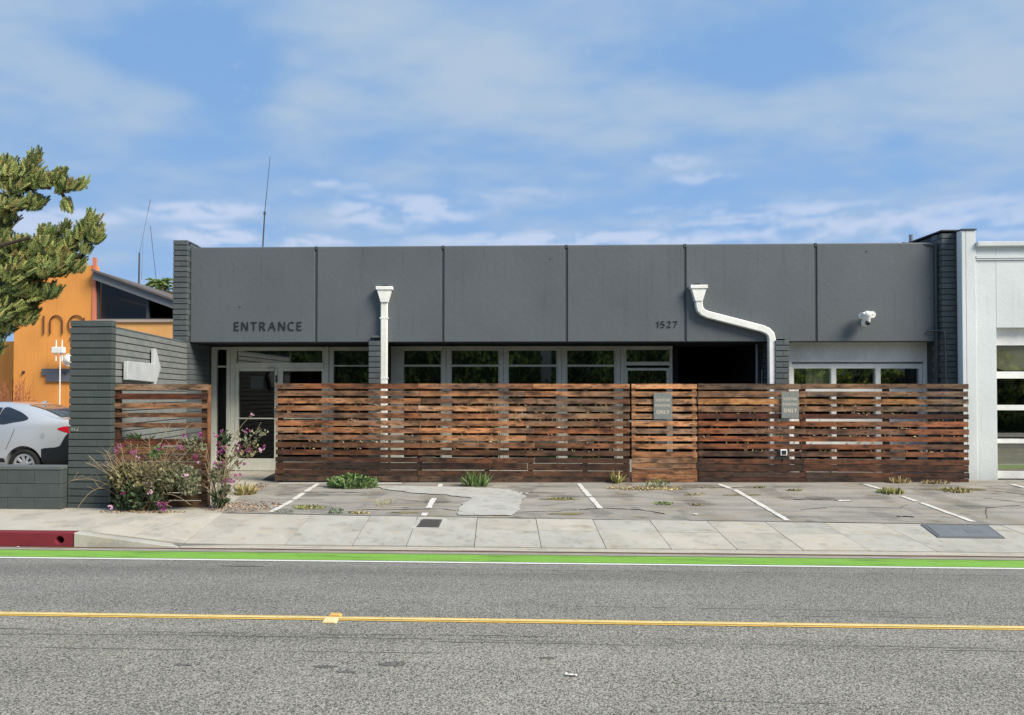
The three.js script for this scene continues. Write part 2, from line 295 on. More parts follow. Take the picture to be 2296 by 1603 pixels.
{ // painted kerb with the mouth of a pipe through it, then the dropped kerb and the low lip of the drive
  const s = new THREE.Shape([[-14, -.32], [-5.15, -.32], [-5.15, -.085], [-14, -.085]].map((p) => new THREE.Vector2(...p))), h = new THREE.Path(); h.absellipse(-5.335, -.178, .05, .045, 0, 2 * Math.PI); s.holes.push(h);
  part('painted_kerb', [new THREE.ExtrudeGeometry(s, { depth: .12, bevelEnabled: true, bevelSize: .012, bevelThickness: .012, bevelOffset: -.012, bevelSegments: 2 }).translate(0, 0, -9.448)], M.red, kerb, { label: 'dark red painted kerb with a round pipe mouth' });
  part('pipe_mouth', [box(-5.42, -5.25, -.25, -.12, 9.452, 9.46)], M.dark, kerb);
  part('dropped_kerb', [prism([[-5.15, -.32], [-3.85, -.32], [-3.85, -.247], [-5.15, -.087]], 9.30, 9.452, .008)], M.concreteGrey, kerb);
  part('kerb_lip', [box(-3.85, 30, -.32, -.242, 9.31, 9.452, .01)], M.concreteWarm, kerb);
  part('kerb_foot', [box(-14, 30, -.32, -.255, 9.288, 9.308)], std(L(.12, .075, .065), .9), kerb);
}
// parking lot with patch, stall lines and cracks; entrance path; patio; yard
const edge = (t) => piece(t, [10.8, 11.4, 13.2, 15.5], [-3.86, -3.98, -4.25, -4.5]);
const lot = structure('parking_lot');
part('paving', [surface(edge, 30, 10.8, 14.2, 70, 16, lotY)], M.lot, lot, { rawUV: true });
const on = (k) => (x, t) => lotY(x, t) + k;
{
  const r = rng(17);
  const line = (x0, t0, x1, t1, w = .042) => { const n = 12, a = [], b = []; for (let i = 0; i <= n; i++) { const q = i / n, x = lerp(x0, x1, q), t = lerp(t0, t1, q); a.push([x - w + (r() - .5) * .018, t]); b.unshift([x + w + (r() - .5) * .018, t]); } return sheet([...a, ...b], lotY, .008); };
  part('stall_line', [line(-3.2, 10.92, -3.16, 11.95), line(-3.16, 12.0, -3.18, 12.7), line(-3.18, 12.8, -3.19, 13.75)], M.stall, lot);
  part('stall_line', [line(-1.03, 10.84, -1.03, 11.05), line(-1.02, 11.42, -1.0, 12.28), line(-1.0, 12.75, -1.0, 13.75)], M.stall, lot);
  part('stall_line', [line(1.5, 11.56, 1.47, 12.45), line(1.46, 12.52, 1.41, 13.78)], M.stall, lot);
  part('stall_line', [line(3.96, 10.88, 3.95, 11.85), line(3.95, 11.85, 3.94, 13.2), line(3.9, 13.3, 3.82, 13.75)], M.stall, lot);
  part('stall_line', [line(6.47, 10.96, 6.43, 12.2), line(6.42, 12.3, 6.40, 12.7), line(6.36, 13.3, 6.3, 13.75)], M.stall, lot);
  part('stall_line', [line(8.82, 13.2, 8.75, 13.75)], M.stall, lot);
  const rough = (pts, k, n = 7) => { const out = []; pts.forEach((p, i) => { const q = pts[(i + 1) % pts.length]; for (let j = 0; j < n; j++) out.push([lerp(p[0], q[0], j / n) + (r() - .5) * k, lerp(p[1], q[1], j / n) + (r() - .5) * k]); }); return out; };
  part('concrete_patch', [sheet(rough([[-2.2, 13.55], [-.2, 13.3], [.22, 13.1], [.46, 12.5], [.34, 11.96], [.3, 11.36], [.2, 10.96], [-.56, 10.92], [-.60, 11.41], [-.42, 12.3], [-.83, 12.58], [-1.35, 12.72], [-1.9, 13.1]], .05), lotY, .012)], M.patch, lot);
  part('concrete_strip', [sheet(rough([[-3.9, 13.72], [-1.7, 13.72], [-1.7, 13.9], [-3.9, 13.9]], .03), lotY, .006)], M.patch, lot);
  const crack = (pts, w) => { const a = [], b = []; for (let i = 0; i < pts.length - 1; i++) for (let j = 0; j < 7; j++) { const q = j / 7, x = lerp(pts[i][0], pts[i + 1][0], q), t = lerp(pts[i][1], pts[i + 1][1], q) + (r() - .5) * .04, k = w * (.4 + r()); a.push([x, t - k]); b.unshift([x, t + k]); } return sheet([...a, ...b], lotY, .005); };
  part('crack', [crack([[-2.04, 11.24], [-.82, 11.39], [-.57, 11.25]], .012), crack([[.31, 11.24], [.86, 11.33], [1.19, 11.47]], .008), crack([[1.19, 11.47], [1.53, 11.59], [2.04, 11.52], [2.42, 11.21]], .02), crack([[-3.35, 12.74], [-2.62, 12.81], [-2.09, 12.74]], .014), crack([[2.91, 13.47], [4.03, 13.44], [4.57, 13.49]], .014), crack([[-1.76, 13.05], [-1.4, 12.81], [-1.2, 12.65]], .012), crack([[4.6, 12.4], [5.1, 12.45], [5.3, 12.3]], .018), crack([[.5, 12.9], [1.2, 12.8]], .012), crack([[-3.4, 11.6], [-3.1, 11.55]], .02), crack([[7.6, 12.6], [8.1, 12.2], [8.4, 11.8]], .012), crack([[2.6, 10.815], [9.5, 10.815]], .008), crack([[5.6, 11.25], [5.85, 11.25]], .03), crack([[-3.7, 12.1], [-3.3, 12.0], [-2.6, 12.05]], .006), crack([[-1.6, 12.2], [-1.1, 11.9], [-.7, 11.95]], .006), crack([[1.9, 13.1], [2.1, 12.6], [2.6, 12.3], [3.3, 12.2]], .006), crack([[4.4, 11.6], [5.0, 11.9], [5.9, 11.8], [6.2, 12.1]], .006), crack([[6.8, 11.2], [7.2, 11.9], [7.9, 12.1]], .008), crack([[8.0, 13.3], [8.5, 12.8], [9.2, 12.5]], .014), crack([[-3.9, 11.0], [-3.4, 11.2], [-3.0, 11.15]], .006), crack([[.6, 11.7], [1.1, 12.0], [1.3, 12.4]], .005), crack([[-3.8, 10.806], [2.6, 10.806]], .006)], M.dark, lot, { kind: 'stuff' });
  // moss and soil films in the joints
  const film = []; for (const [x, t, a, b] of [[-2.78, 11.4, .22, .09], [.95, 12.27, .3, .06], [2.55, 13.3, .55, .12], [3.9, 12.75, .3, .08], [-.3, 12.65, .25, .05], [1.0, 11.15, .3, .06], [-1.3, 11.05, .2, .05], [7.6, 13.3, .5, .1]]) { const poly = []; for (let i = 0; i < 22; i++) { const q = (i / 22) * 2 * Math.PI, k = .55 + .75 * r(); poly.push([x + Math.cos(q) * a * k, t + Math.sin(q) * b * k]); } film.push(sheet(poly, lotY, .0065)); }
  part('dry_moss', film, std(L(.30, .25, .10), 1, { map: rep(lotTex, 1.5) }), lot, { kind: 'stuff' });
}
const path = structure('path');
const wingX = (t) => piece(t, [11.2, 11.33, 14.75, 16.2], [-5.66, -5.664, -5.969, -5.985]);
part('path_paving', [surface((t) => (t < 11.35 ? -5.7 : wingX(t) - .1), (t) => edge(t) + .02, 10.8, 16.2, 8, 20, (x, t) => lotY(x, Math.min(t, 13.95)) - .004)], M.concrete, path, { rawUV: true });
const patio = structure('patio');
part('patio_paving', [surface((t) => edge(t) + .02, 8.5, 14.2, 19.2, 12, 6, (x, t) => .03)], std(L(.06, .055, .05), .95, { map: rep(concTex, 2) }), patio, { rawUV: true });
const yard = structure('yard');
part('yard_paving', [surface(-40, -5.7, 11.2, 40, 20, 14, () => -.068)], M.lot, yard, { rawUV: true });
// the photographer's side of the street
const near = structure('near_sidewalk');
part('near_paving', [surface(-60, 60, -6.5, -2.9, 10, 3, () => -.06)], M.concrete, near, { rawUV: true });

// ------------------------------------------------------------------ brickwork
const brickMats = [M.brick, M.brick, M.brickB, M.brickC];
const brickGeo = new Map();
function brickShape(w, h, d) { const k = [w, h, d].map((x) => x.toFixed(3)).join(); if (!brickGeo.has(k)) brickGeo.set(k, metric(new RoundedBoxGeometry(w, h, d, 1, .006))); return brickGeo.get(k); }
const litWingMats = [L(.26, .28, .272), L(.24, .262, .256), L(.275, .29, .28)].map((c) => Object.assign(M.brick.clone(), { color: c })), shadedTowerMats = [L(.088, .11, .108), L(.08, .103, .10), L(.095, .113, .114)].map((c) => Object.assign(M.brick.clone(), { color: c }));  // wing lightened, tower darkened: sun and shade put into the paint colour
function brick(parent, x, y, z, w, h, d, r, name = 'brick', mats = brickMats) {
  const m = new THREE.Mesh(brickShape(w, h, d), mats[(r() * mats.length) | 0]); m.name = name; m.castShadow = m.receiveShadow = true;
  m.position.set(x, y, z); m.rotation.set((r() - .5) * .012, (r() - .5) * .012, (r() - .5) * .008); parent.add(m); return m;
}
function sub(parent, name, at) { const g = new THREE.Group(); g.name = name; g.position.set(...at); parent.add(g); return g; }

// ------------------------------------------------------------------ the grey building
const bld = thing('grey_building', 'long single storey grey building with a deep panelled fascia, glass shopfront and brick piers', 'building', [0, 0, -14.9]);
const FX = [-6.0, -3.515, -1.06, 1.298, 3.531, 5.961, 8.235];
for (let i = 0; i < 6; i++) part('fascia_panel', [box(FX[i] + .024, FX[i + 1] - .024, 2.612, 4.44, 14.9, 15.2, .01)], M.fascia, bld, { ox: i * 1.7, oy: i * .9 });
for (let i = 1; i < 6; i++) part('joint_strip', [box(FX[i] - .0235, FX[i] + .0235, 2.612, 4.44, 14.918, 15.19), box(FX[i] - .021, FX[i] + .021, 4.40, 4.462, 14.893, 14.93)], M.joint, bld);
part('roof_edge', [box(-5.98, 8.235, 4.441, 4.456, 14.905, 15.4)], M.metal, bld);
part('roof', [box(-5.98, 8.2, 4.1, 4.35, 15.2, 26)], M.darkMetal, bld);
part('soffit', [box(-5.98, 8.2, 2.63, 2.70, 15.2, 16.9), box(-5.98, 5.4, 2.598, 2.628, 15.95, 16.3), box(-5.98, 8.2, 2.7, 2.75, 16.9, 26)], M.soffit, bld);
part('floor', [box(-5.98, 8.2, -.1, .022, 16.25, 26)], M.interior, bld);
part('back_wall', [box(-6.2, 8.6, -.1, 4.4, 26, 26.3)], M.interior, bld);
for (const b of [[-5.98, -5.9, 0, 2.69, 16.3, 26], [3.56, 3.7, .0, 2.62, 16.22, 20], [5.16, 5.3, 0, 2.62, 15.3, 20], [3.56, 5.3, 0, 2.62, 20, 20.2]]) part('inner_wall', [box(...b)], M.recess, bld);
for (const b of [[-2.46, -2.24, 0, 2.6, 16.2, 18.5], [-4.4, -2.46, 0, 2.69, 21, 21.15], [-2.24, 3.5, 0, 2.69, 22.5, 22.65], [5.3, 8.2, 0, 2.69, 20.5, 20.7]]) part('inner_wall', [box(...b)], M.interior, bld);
{ // brick piers and the party walls they end
  const r = rng(4);
  // left party wall
  const pl = sub(bld, 'party_wall', [-6.124, 0, 0]);
  part('core', [box(-6.256, -5.992, -.1, 4.5, 14.765, 26)], M.mortar, pl);
  part('coping', [box(-6.27, -5.978, 4.535, 4.56, 14.8, 26)], M.darkMetal, pl);
  for (let k = 0, y = 2.62; y < 4.5; k++, y += .1034) {
    const Y = y + .048, z = .15 - .045;
    if (k % 2) brick(pl, 0, Y, z, .278, .087, .09, r); else { brick(pl, -.070, Y, z, .139, .087, .09, r); brick(pl, .070, Y, z, .139, .087, .09, r); }
    for (let j = 0; j < 2; j++) brick(pl, .110, Y, -.02 - .21 * j - (k % 2 ? .0 : .09), .06, .093, .19, r);
  }
  for (let y = .02; y < 2.55; y += .1034) brick(pl, .112, y + .048, -.54 + .1, .056, .093, 1.2, r);
  // right party wall
  const pr = sub(bld, 'party_wall', [8.32, 0, 0]);
  part('core', [box(8.20, 8.45, -.1, 4.6, 14.765, 26)], M.mortar, pr);
  part('coping', [box(8.172, 8.62, 4.635, 4.657, 14.72, 26)], M.darkMetal, pr);
  for (let k = 0, y = .06; y < 4.58; k++, y += .1034) {
    const Y = y + .048, z = .15 - .045;
    if (k % 2) { brick(pr, -.067, Y, z, .133, .086, .09, r); brick(pr, .067, Y, z, .133, .086, .09, r); } else { brick(pr, -.034, Y, z, .199, .086, .09, r); brick(pr, .1, Y, z, .067, .086, .09, r); }
    brick(pr, -.112, Y, -.03 - (k % 2) * .06, .05, .093, .2, r);
  }
  for (const [x0, x1, top] of [[-2.464, -2.232, 2.70], [5.155, 5.408, 2.66]]) {
    const p = sub(bld, 'pier', [(x0 + x1) / 2, 0, 0]), w = x1 - x0;
    part('core', [box(x0 + .008, x1 - .008, 0, top - .1, 14.762, 16.15)], M.mortar, p);
    for (let k = 0, y = .05; y < top - .08; k++, y += .1034) {
      const Y = y + .048;
      if (k % 2) brick(p, 0, Y, .105, w, .086, .09, r); else { const q = w * .58; brick(p, -w / 2 + q / 2, Y, .105, q - .001, .086, .09, r); brick(p, w / 2 - (w - q) / 2, Y, .105, w - q - .001, .086, .09, r); }
      for (const s of [-1, 1]) for (let j = 0; j < 3; j++) brick(p, s * (w / 2 - .02), Y, -.05 - j * .305 - (k % 2) * .06, .04, .093, .29, r);
    }
    part('pier_cap', [prism([[x0 + .02, top - .01], [x1 - .02, top - .01], [x1 - .06, top + .03], [x0 + .06, top + .03]], 14.78, 14.9)], M.brickC, p);
  }
}
// shopfront: frames with their panes
const W0 = 16.10, W1 = 16.22;
function windowUnit(name, frameBars, panes, mat = M.frame, glass = M.glass, label, tf = W0, tb = W1) {
  const f = part(name, frameBars.map(([a, b, c, d, n = 0]) => box(a, b, c, d, tf - n, tb, .006)), mat, bld, label ? { label } : {});
  for (const [a, b, c, d] of panes) part('pane', [box(a - .008, b + .008, c - .008, d + .008, tf + .055, tf + .058)], glass, f);
  return f;
}
// each thin pane is a single sheet
function paneSheet(a, b, c, d, t, glass, parent) { const g = new THREE.PlaneGeometry(b - a, d - c).translate((a + b) / 2, (c + d) / 2, -t); return part('pane', [g], glass, parent); }
function glazed(name, bars, panes, opt = {}) {
  const tf = opt.t ?? W0, f = part(name, bars.map(([a, b, c, d, n = 0]) => box(a, b, c, d, tf - n, tf + .12, .005)), opt.mat ?? M.frame, bld, opt.label ? { label: opt.label } : {});
  for (const [a, b, c, d] of panes) paneSheet(a - .006, b + .006, c - .006, d + .006, tf + .05, opt.glass ?? M.glass, f);
  return f;
}
glazed('window', [[-6.09, -5.887, .02, 2.592, .02], [-5.678, -5.60, .02, 2.592, .012], [-5.598, -5.50, .02, 2.592], [-5.887, -5.678, 2.165, 2.20], [-5.887, -5.678, 2.54, 2.592], [-5.887, -5.678, .02, .2]], [[-5.887, -5.678, .2, 2.165], [-5.887, -5.678, 2.2, 2.54]], { glass: M.glassDark });
glazed('transom', [[-5.5, -3.63, 2.516, 2.592, .015], [-5.5, -3.63, 2.155, 2.262, .01], [-5.5, -5.468, 2.262, 2.516], [-3.66, -3.63, 2.262, 2.516]], [[-5.468, -3.66, 2.262, 2.516]]);
{ // glass doors
  const d1 = glazed('door', [[-5.495, -5.419, .012, 2.152], [-4.664, -4.602, .012, 2.152], [-5.419, -4.664, 2.087, 2.152], [-5.419, -4.664, .012, .262, .008], [-5.419, -4.664, 1.085, 1.112]], [[-5.419, -4.664, .262, 1.085], [-5.419, -4.664, 1.112, 2.087]], { glass: M.glassDark });
  part('handle', [box(-4.625, -4.60, 1.16, 1.32, 16.04, 16.1, .006), box(-4.64, -4.60, 1.85, 2.0, 16.075, 16.1, .006)], M.darkMetal, d1);
  part('notice', [box(-5.19, -4.92, 1.72, 1.98, 16.17, 16.173)], M.paper, d1);
  part('door_closer', [box(-4.84, -4.66, 2.09, 2.14, 16.05, 16.1, .006)], M.frame, d1);
  glazed('door', [[-4.598, -4.485, .012, 2.152], [-3.668, -3.622, .012, 2.152], [-4.485, -3.668, 2.087, 2.152], [-4.485, -3.668, .012, .262, .008], [-4.485, -3.668, 1.085, 1.112]], [[-4.485, -3.668, .262, 1.085], [-4.485, -3.668, 1.112, 2.087]], { glass: M.glassDark });
}
glazed('window', [[-3.622, -3.52, .02, 2.592, .02], [-3.518, -3.418, .02, 2.592], [-3.418, -2.45, 2.514, 2.592], [-3.418, -2.45, 2.185, 2.215], [-3.418, -2.45, .02, .3], [-2.49, -2.44, .02, 2.59]], [[-3.418, -2.49, .3, 2.185], [-3.418, -2.49, 2.215, 2.514]]);
{
  const E = [[-1.955, -1.184], [-.96, .005], [.22, 1.196], [1.42, 2.379]];
  const bars = (a, b, l, r2) => [[a - l, a, .02, 2.568], [b, b + r2, .02, 2.568], [a, b, 2.513, 2.568], [a, b, 2.18, 2.222], [a, b, .02, .3]];
  part('mullion', [box(-2.225, -1.985, .02, 2.587, 16.09, 16.2, .006)], M.frame, bld);
  E.forEach(([a, b]) => glazed('window', bars(a, b, .03, .03), [[a, b, .3, 2.18], [a, b, 2.222, 2.513]]));
  for (const [a, b] of [[-1.152, -.992], [.037, .188], [1.228, 1.388], [2.411, 2.592]]) part('mullion', [box(a, a + (b - a) * .46, .02, 2.568, 16.085, 16.2, .005), box(a + (b - a) * .5, b, .02, 2.568, 16.1, 16.2, .005)], M.frame, bld);
  glazed('window', [[2.594, 2.624, .02, 2.58], [3.5, 3.557, .02, 2.58], [2.624, 3.5, 2.527, 2.58, .01], [2.624, 3.5, 2.205, 2.281, .01], [2.624, 3.5, 2.10, 2.155], [2.624, 2.65, .02, 2.1], [3.44, 3.498, .02, 2.1], [2.65, 3.44, .02, .28], [2.65, 3.44, 1.04, 1.08]], [[2.624, 3.5, 2.281, 2.527], [2.65, 3.44, .28, 1.04], [2.65, 3.44, 1.08, 2.1]]);
  part('head_rail', [box(-2.225, 3.557, 2.572, 2.6, 16.08, 16.2)], M.frame, bld);
}
{ // overhead door in the right-hand bay
  const T = 15.3;
  part('header_panel', [box(5.41, 8.2, 2.245, 2.628, T, T + .1)], M.white, bld);
  part('jamb', [box(5.41, 5.655, 0, 2.243, T, T + .1)], M.white, bld); part('jamb', [box(8.15, 8.2, 0, 2.243, T, T + .1)], M.white, bld);
  part('door_track', [box(5.655, 8.15, 2.215, 2.245, T + .06, T + .14), box(5.655, 5.67, 0, 2.215, T + .06, T + .14), box(8.135, 8.15, 0, 2.215, T + .06, T + .14)], M.metal, bld);
  const rows = [2.117, 1.77, 1.62, 1.22, 1.05, .72, .59, .12], col = [[5.715, 6.42], [6.517, 7.258], [7.355, 8.085]], bars = [[5.668, 5.715, .03, 2.21], [6.42, 6.517, .03, 2.21], [7.258, 7.355, .03, 2.21], [8.085, 8.137, .03, 2.21], [5.715, 8.085, 2.117, 2.21, -.002]], panes = [];
  for (let i = 1; i < 7; i += 2) bars.push([5.715, 8.085, rows[i + 1], rows[i], -.002]); bars.push([5.715, 8.085, .03, .12, -.002]);
  for (let i = 0; i < 8; i += 2) for (const [a, b] of col) panes.push([a, b, rows[i + 1], rows[i]]);
  part('added_beige_panel', [box(5.98, 6.40, 1.79, 2.10, T + .16, T + .17)], std(L(.62, .55, .42), .9, { map: rep(mottle, .5) }), bld);  // beige panel added behind the upper left pane
  glazed('garage_door', bars, panes, { t: T + .05, mat: M.frameWhite, glass: M.glass });
}
{ // rainwater pipes with their heads, conduits
  const head = (x, y, w) => [prism([[x - w / 2, y], [x - w * .45, y - .012], [x - .07, y - .25], [x + .07, y - .25], [x + w * .45, y - .012], [x + w / 2, y]], 14.76, 14.89, .006), box(x - w / 2 - .005, x + w / 2 + .005, y - .012, y + .055, 14.74, 14.897, .008)];
  const d1 = part('downspout', [box(-2.245, -2.112, .06, 3.40, 14.79, 14.885, .018), box(-2.255, -2.10, 1.9, 1.93, 14.785, 14.897), box(-2.255, -2.10, 3.05, 3.08, 14.785, 14.897)], M.white, bld);
  part('conductor_head', head(-2.172, 3.61, .31), M.white, d1);
  part('scupper', [box(-2.24, -2.11, 3.672, 3.70, 14.87, 14.899)], M.dark, d1);
  const c = [[3.765, 3.42], [3.765, 3.29], [3.785, 3.21], [3.84, 3.15], [3.93, 3.11], [4.4, 2.985], [4.93, 2.845], [5.03, 2.80], [5.09, 2.735], [5.112, 2.64], [5.114, .06]], up = [], dn = [];
  c.forEach((p, i) => { const a = c[Math.max(0, i - 1)], b = c[Math.min(c.length - 1, i + 1)], dx = b[0] - a[0], dy = b[1] - a[1], l = Math.hypot(dx, dy); up.push([p[0] - dy / l * .0665, p[1] + dx / l * .0665]); dn.unshift([p[0] + dy / l * .0665, p[1] - dx / l * .0665]); });
  const d2 = part('downspout', [prism([...up, ...dn], 14.775, 14.885, .014)], M.white, bld);
  part('conductor_head', head(3.757, 3.61, .31), M.white, d2);
  part('scupper', [box(3.69, 3.80, 3.672, 3.70, 14.87, 14.899)], M.dark, d2);
  part('conduit', [cyl([8.135, .1, -14.86], [8.135, 4.40, -14.86], .022), cyl([8.135, 4.40, -14.86], [7.6, 4.47, -15.0], .018)], M.joint, bld);
  part('conduit', [tube([[7.98, 2.80, -14.86], [8.12, 2.80, -14.82], [8.19, 2.78, -14.70], [8.2, 2.68, -14.70], [8.2, .1, -14.70]], .018, 40)], M.joint, bld);
  part('conduit', [cyl([5.06, 0, -15.5], [5.06, 2.6, -15.5], .03), cyl([5.13, 0, -15.42], [5.13, 2.1, -15.42], .014)], M.metal, bld);
  part('anchor', [[-5.0, 3.3], [1.0, 4.2], [6.9, 4.3], [8.05, 3.42]].map(([x, y]) => cyl([x, y, -14.9], [x, y, -14.89], .012)), M.joint, bld);
}
{ // raised letters
  const regular = await new FontLoader().loadAsync('fonts/droid/droid_sans_regular.typeface.json'), bold = await new FontLoader().loadAsync('fonts/droid/droid_sans_bold.typeface.json');
  const word = (text, font, x0, x1, y, h, name, wide = 1) => {
    const n = text.length; let gs = [...text].map((ch) => { const g = new TextGeometry(ch, { font, size: h * 1.0, depth: .008, curveSegments: 6 }); g.computeBoundingBox(); return g; });
    const cap = gs[0].boundingBox.max.y, sc = h / cap; const ws = gs.map((g) => (g.boundingBox.max.x - g.boundingBox.min.x) * sc * wide), gap = (x1 - x0 - ws.reduce((a, b) => a + b, 0)) / (n - 1); let x = x0;
    gs.forEach((g, i) => { g.translate(-g.boundingBox.min.x, 0, 0).scale(sc * wide, sc, 1).translate(x, y, -14.894); part(name, [g], M.letter, bld); x += ws[i] + gap; });
  };
  word('ENTRANCE', regular, -5.108, -3.79, 2.837, .165, 'letter', 1.05);
  word('1527', regular, 2.99, 3.383, 2.880, .118, 'digit', 1.0);
}
{ // security camera
  const c = thing('security_camera', 'small white security camera with a downturned lens on the grey fascia at right', 'camera', [6.95, 3.12, -14.9]);
  const wm = M.frameWhite;
  part('mount', [cyl([6.94, 3.10, -14.9], [6.94, 3.10, -14.78], .072, .064, 18), cyl([6.95, 3.12, -14.80], [6.78, 3.10, -14.74], .03)], wm, c);
  const cap = new THREE.CapsuleGeometry(.075, .16, 6, 16).rotateX(.45).translate(6.79, 3.01, -14.70);
  const body = part('camera_body', [cap, box(6.69, 6.89, 3.075, 3.13, 14.62, 14.80, .024), new THREE.SphereGeometry(.05, 14, 10).translate(6.705, 3.06, -14.72)], wm, c);
  part('lens', [cyl([6.785, 2.95, -14.66], [6.785, 2.91, -14.615], .036, .036, 16)], M.darkMetal, body);
  part('lens', [cyl([6.70, 3.056, -14.69], [6.70, 3.05, -14.675], .02, .02, 12)], M.metal, body);
}
// on the roof
{
  const a = thing('antenna', 'tall thin whip antenna leaning right on the roof above the word ENTRANCE', 'antenna', [-5.2, 4.35, -17]);
  part('mast', [cyl([-5.23, 4.3, -17], [-5.165, 5.60, -17], .017, .015, 8), cyl([-5.166, 5.58, -17], [-5.164, 5.64, -17], .026, .026, 8)], M.joint, a);
  part('whip', [cyl([-5.165, 5.6, -17], [-5.05, 6.87, -17], .009, .005, 6)], M.joint, a);
  const v = thing('vent_pipe', 'short grey vent pipe standing on the roof near the right brick wall', 'pipe', [8.30, 4.3, -17]);
  part('pipe', [cyl([7.78 + 1.02, 4.3, -17], [8.80, 5.03, -17], .04, .04, 12)], M.metal, v);
  part('flashing', [cyl([8.80, 4.3, -17], [8.80, 4.42, -17], .09, .05, 12)], M.darkMetal, v);
}

// ------------------------------------------------------------------ white neighbour at the right
{
  const w = thing('white_building', 'white rendered building with a glazed roller door, cut by the right edge', 'building', [8.4, 0, -14.5]);
  part('wall', [box(8.655, 9.018, .0, 4.30, 14.53, 14.9, .006), box(9.02, 16, 2.83, 4.30, 14.53, 14.9, .006), box(13.4, 16, 0, 2.83, 14.53, 14.9)], M.whiteWall, w);
  part('pilaster', [box(8.47, 8.652, -.05, 4.60, 14.5, 15.0, .012)], M.whiteWall, w);
  part('pilaster', [box(8.40, 8.47, -.05, 4.60, 14.5, 14.66, .012)], M.whiteWall, w);
  part('cornice', [box(8.655, 16, 4.30, 4.385, 14.44, 15.0, .01), box(8.655, 16, 4.06, 4.085, 14.505, 14.53), box(8.655, 16, 4.09, 4.13, 14.495, 14.53)], M.whiteWall, w);
  part('roof', [box(8.66, 16, 4.1, 4.28, 14.9, 26), box(15.8, 16, 0, 4.1, 14.9, 26), box(8.66, 16, 0, 4.1, 25.8, 26), box(8.66, 16, -.05, 0.02, 14.9, 26)], M.interior, w);
  part('roof_edge', [box(8.4, 8.66, 4.602, 4.625, 14.48, 15.02), cyl([9.0, 4.385, -14.8], [9.0, 4.43, -14.8], .012), cyl([9.3, 4.385, -14.8], [9.3, 4.42, -14.8], .012)], M.darkMetal, w);
  const rows = [2.518, 2.04, 1.913, 1.43, 1.334, .811, .731, .225], T = 14.68, bars = [[9.022, 13.4, 2.52, 2.828, .0], [9.022, 9.035, .09, 2.52, 0], [10.4, 10.47, .09, 2.52, 0], [11.8, 11.87, .09, 2.52, 0]], panes = [];
  for (let i = 1; i < 7; i += 2) bars.push([9.035, 13.4, rows[i + 1], rows[i], .004]); bars.push([9.035, 13.4, .09, .225, .004]);
  for (let i = 0; i < 8; i += 2) for (const [a, b] of [[9.035, 10.4], [10.47, 11.8], [11.87, 13.4]]) panes.push([a, b, rows[i + 1], rows[i]]);
  const d = part('roller_door', bars.map(([a, b, c2, e, n]) => box(a, b, c2, e, T - n, T + .05)), M.frameWhite, w);
  panes.forEach(([a, b, c2, e]) => paneSheet(a, b, c2, e, T + .03, M.glass, d));
  const beigeMat = std(L(.62, .53, .38), .95, { map: rep(mottle, .9) });
  part('added_beige_panel', [prism([[9.04, 2.14], [9.04, 2.51], [10.39, 2.51], [10.39, 2.30], [9.6, 2.06], [9.3, 2.06]], T + .08, T + .09)], beigeMat, w); part('added_beige_panel', [box(9.04, 10.39, .235, .70, T + .08, T + .09)], beigeMat, w);  // beige panels added behind the glass, standing in for pale reflections
}

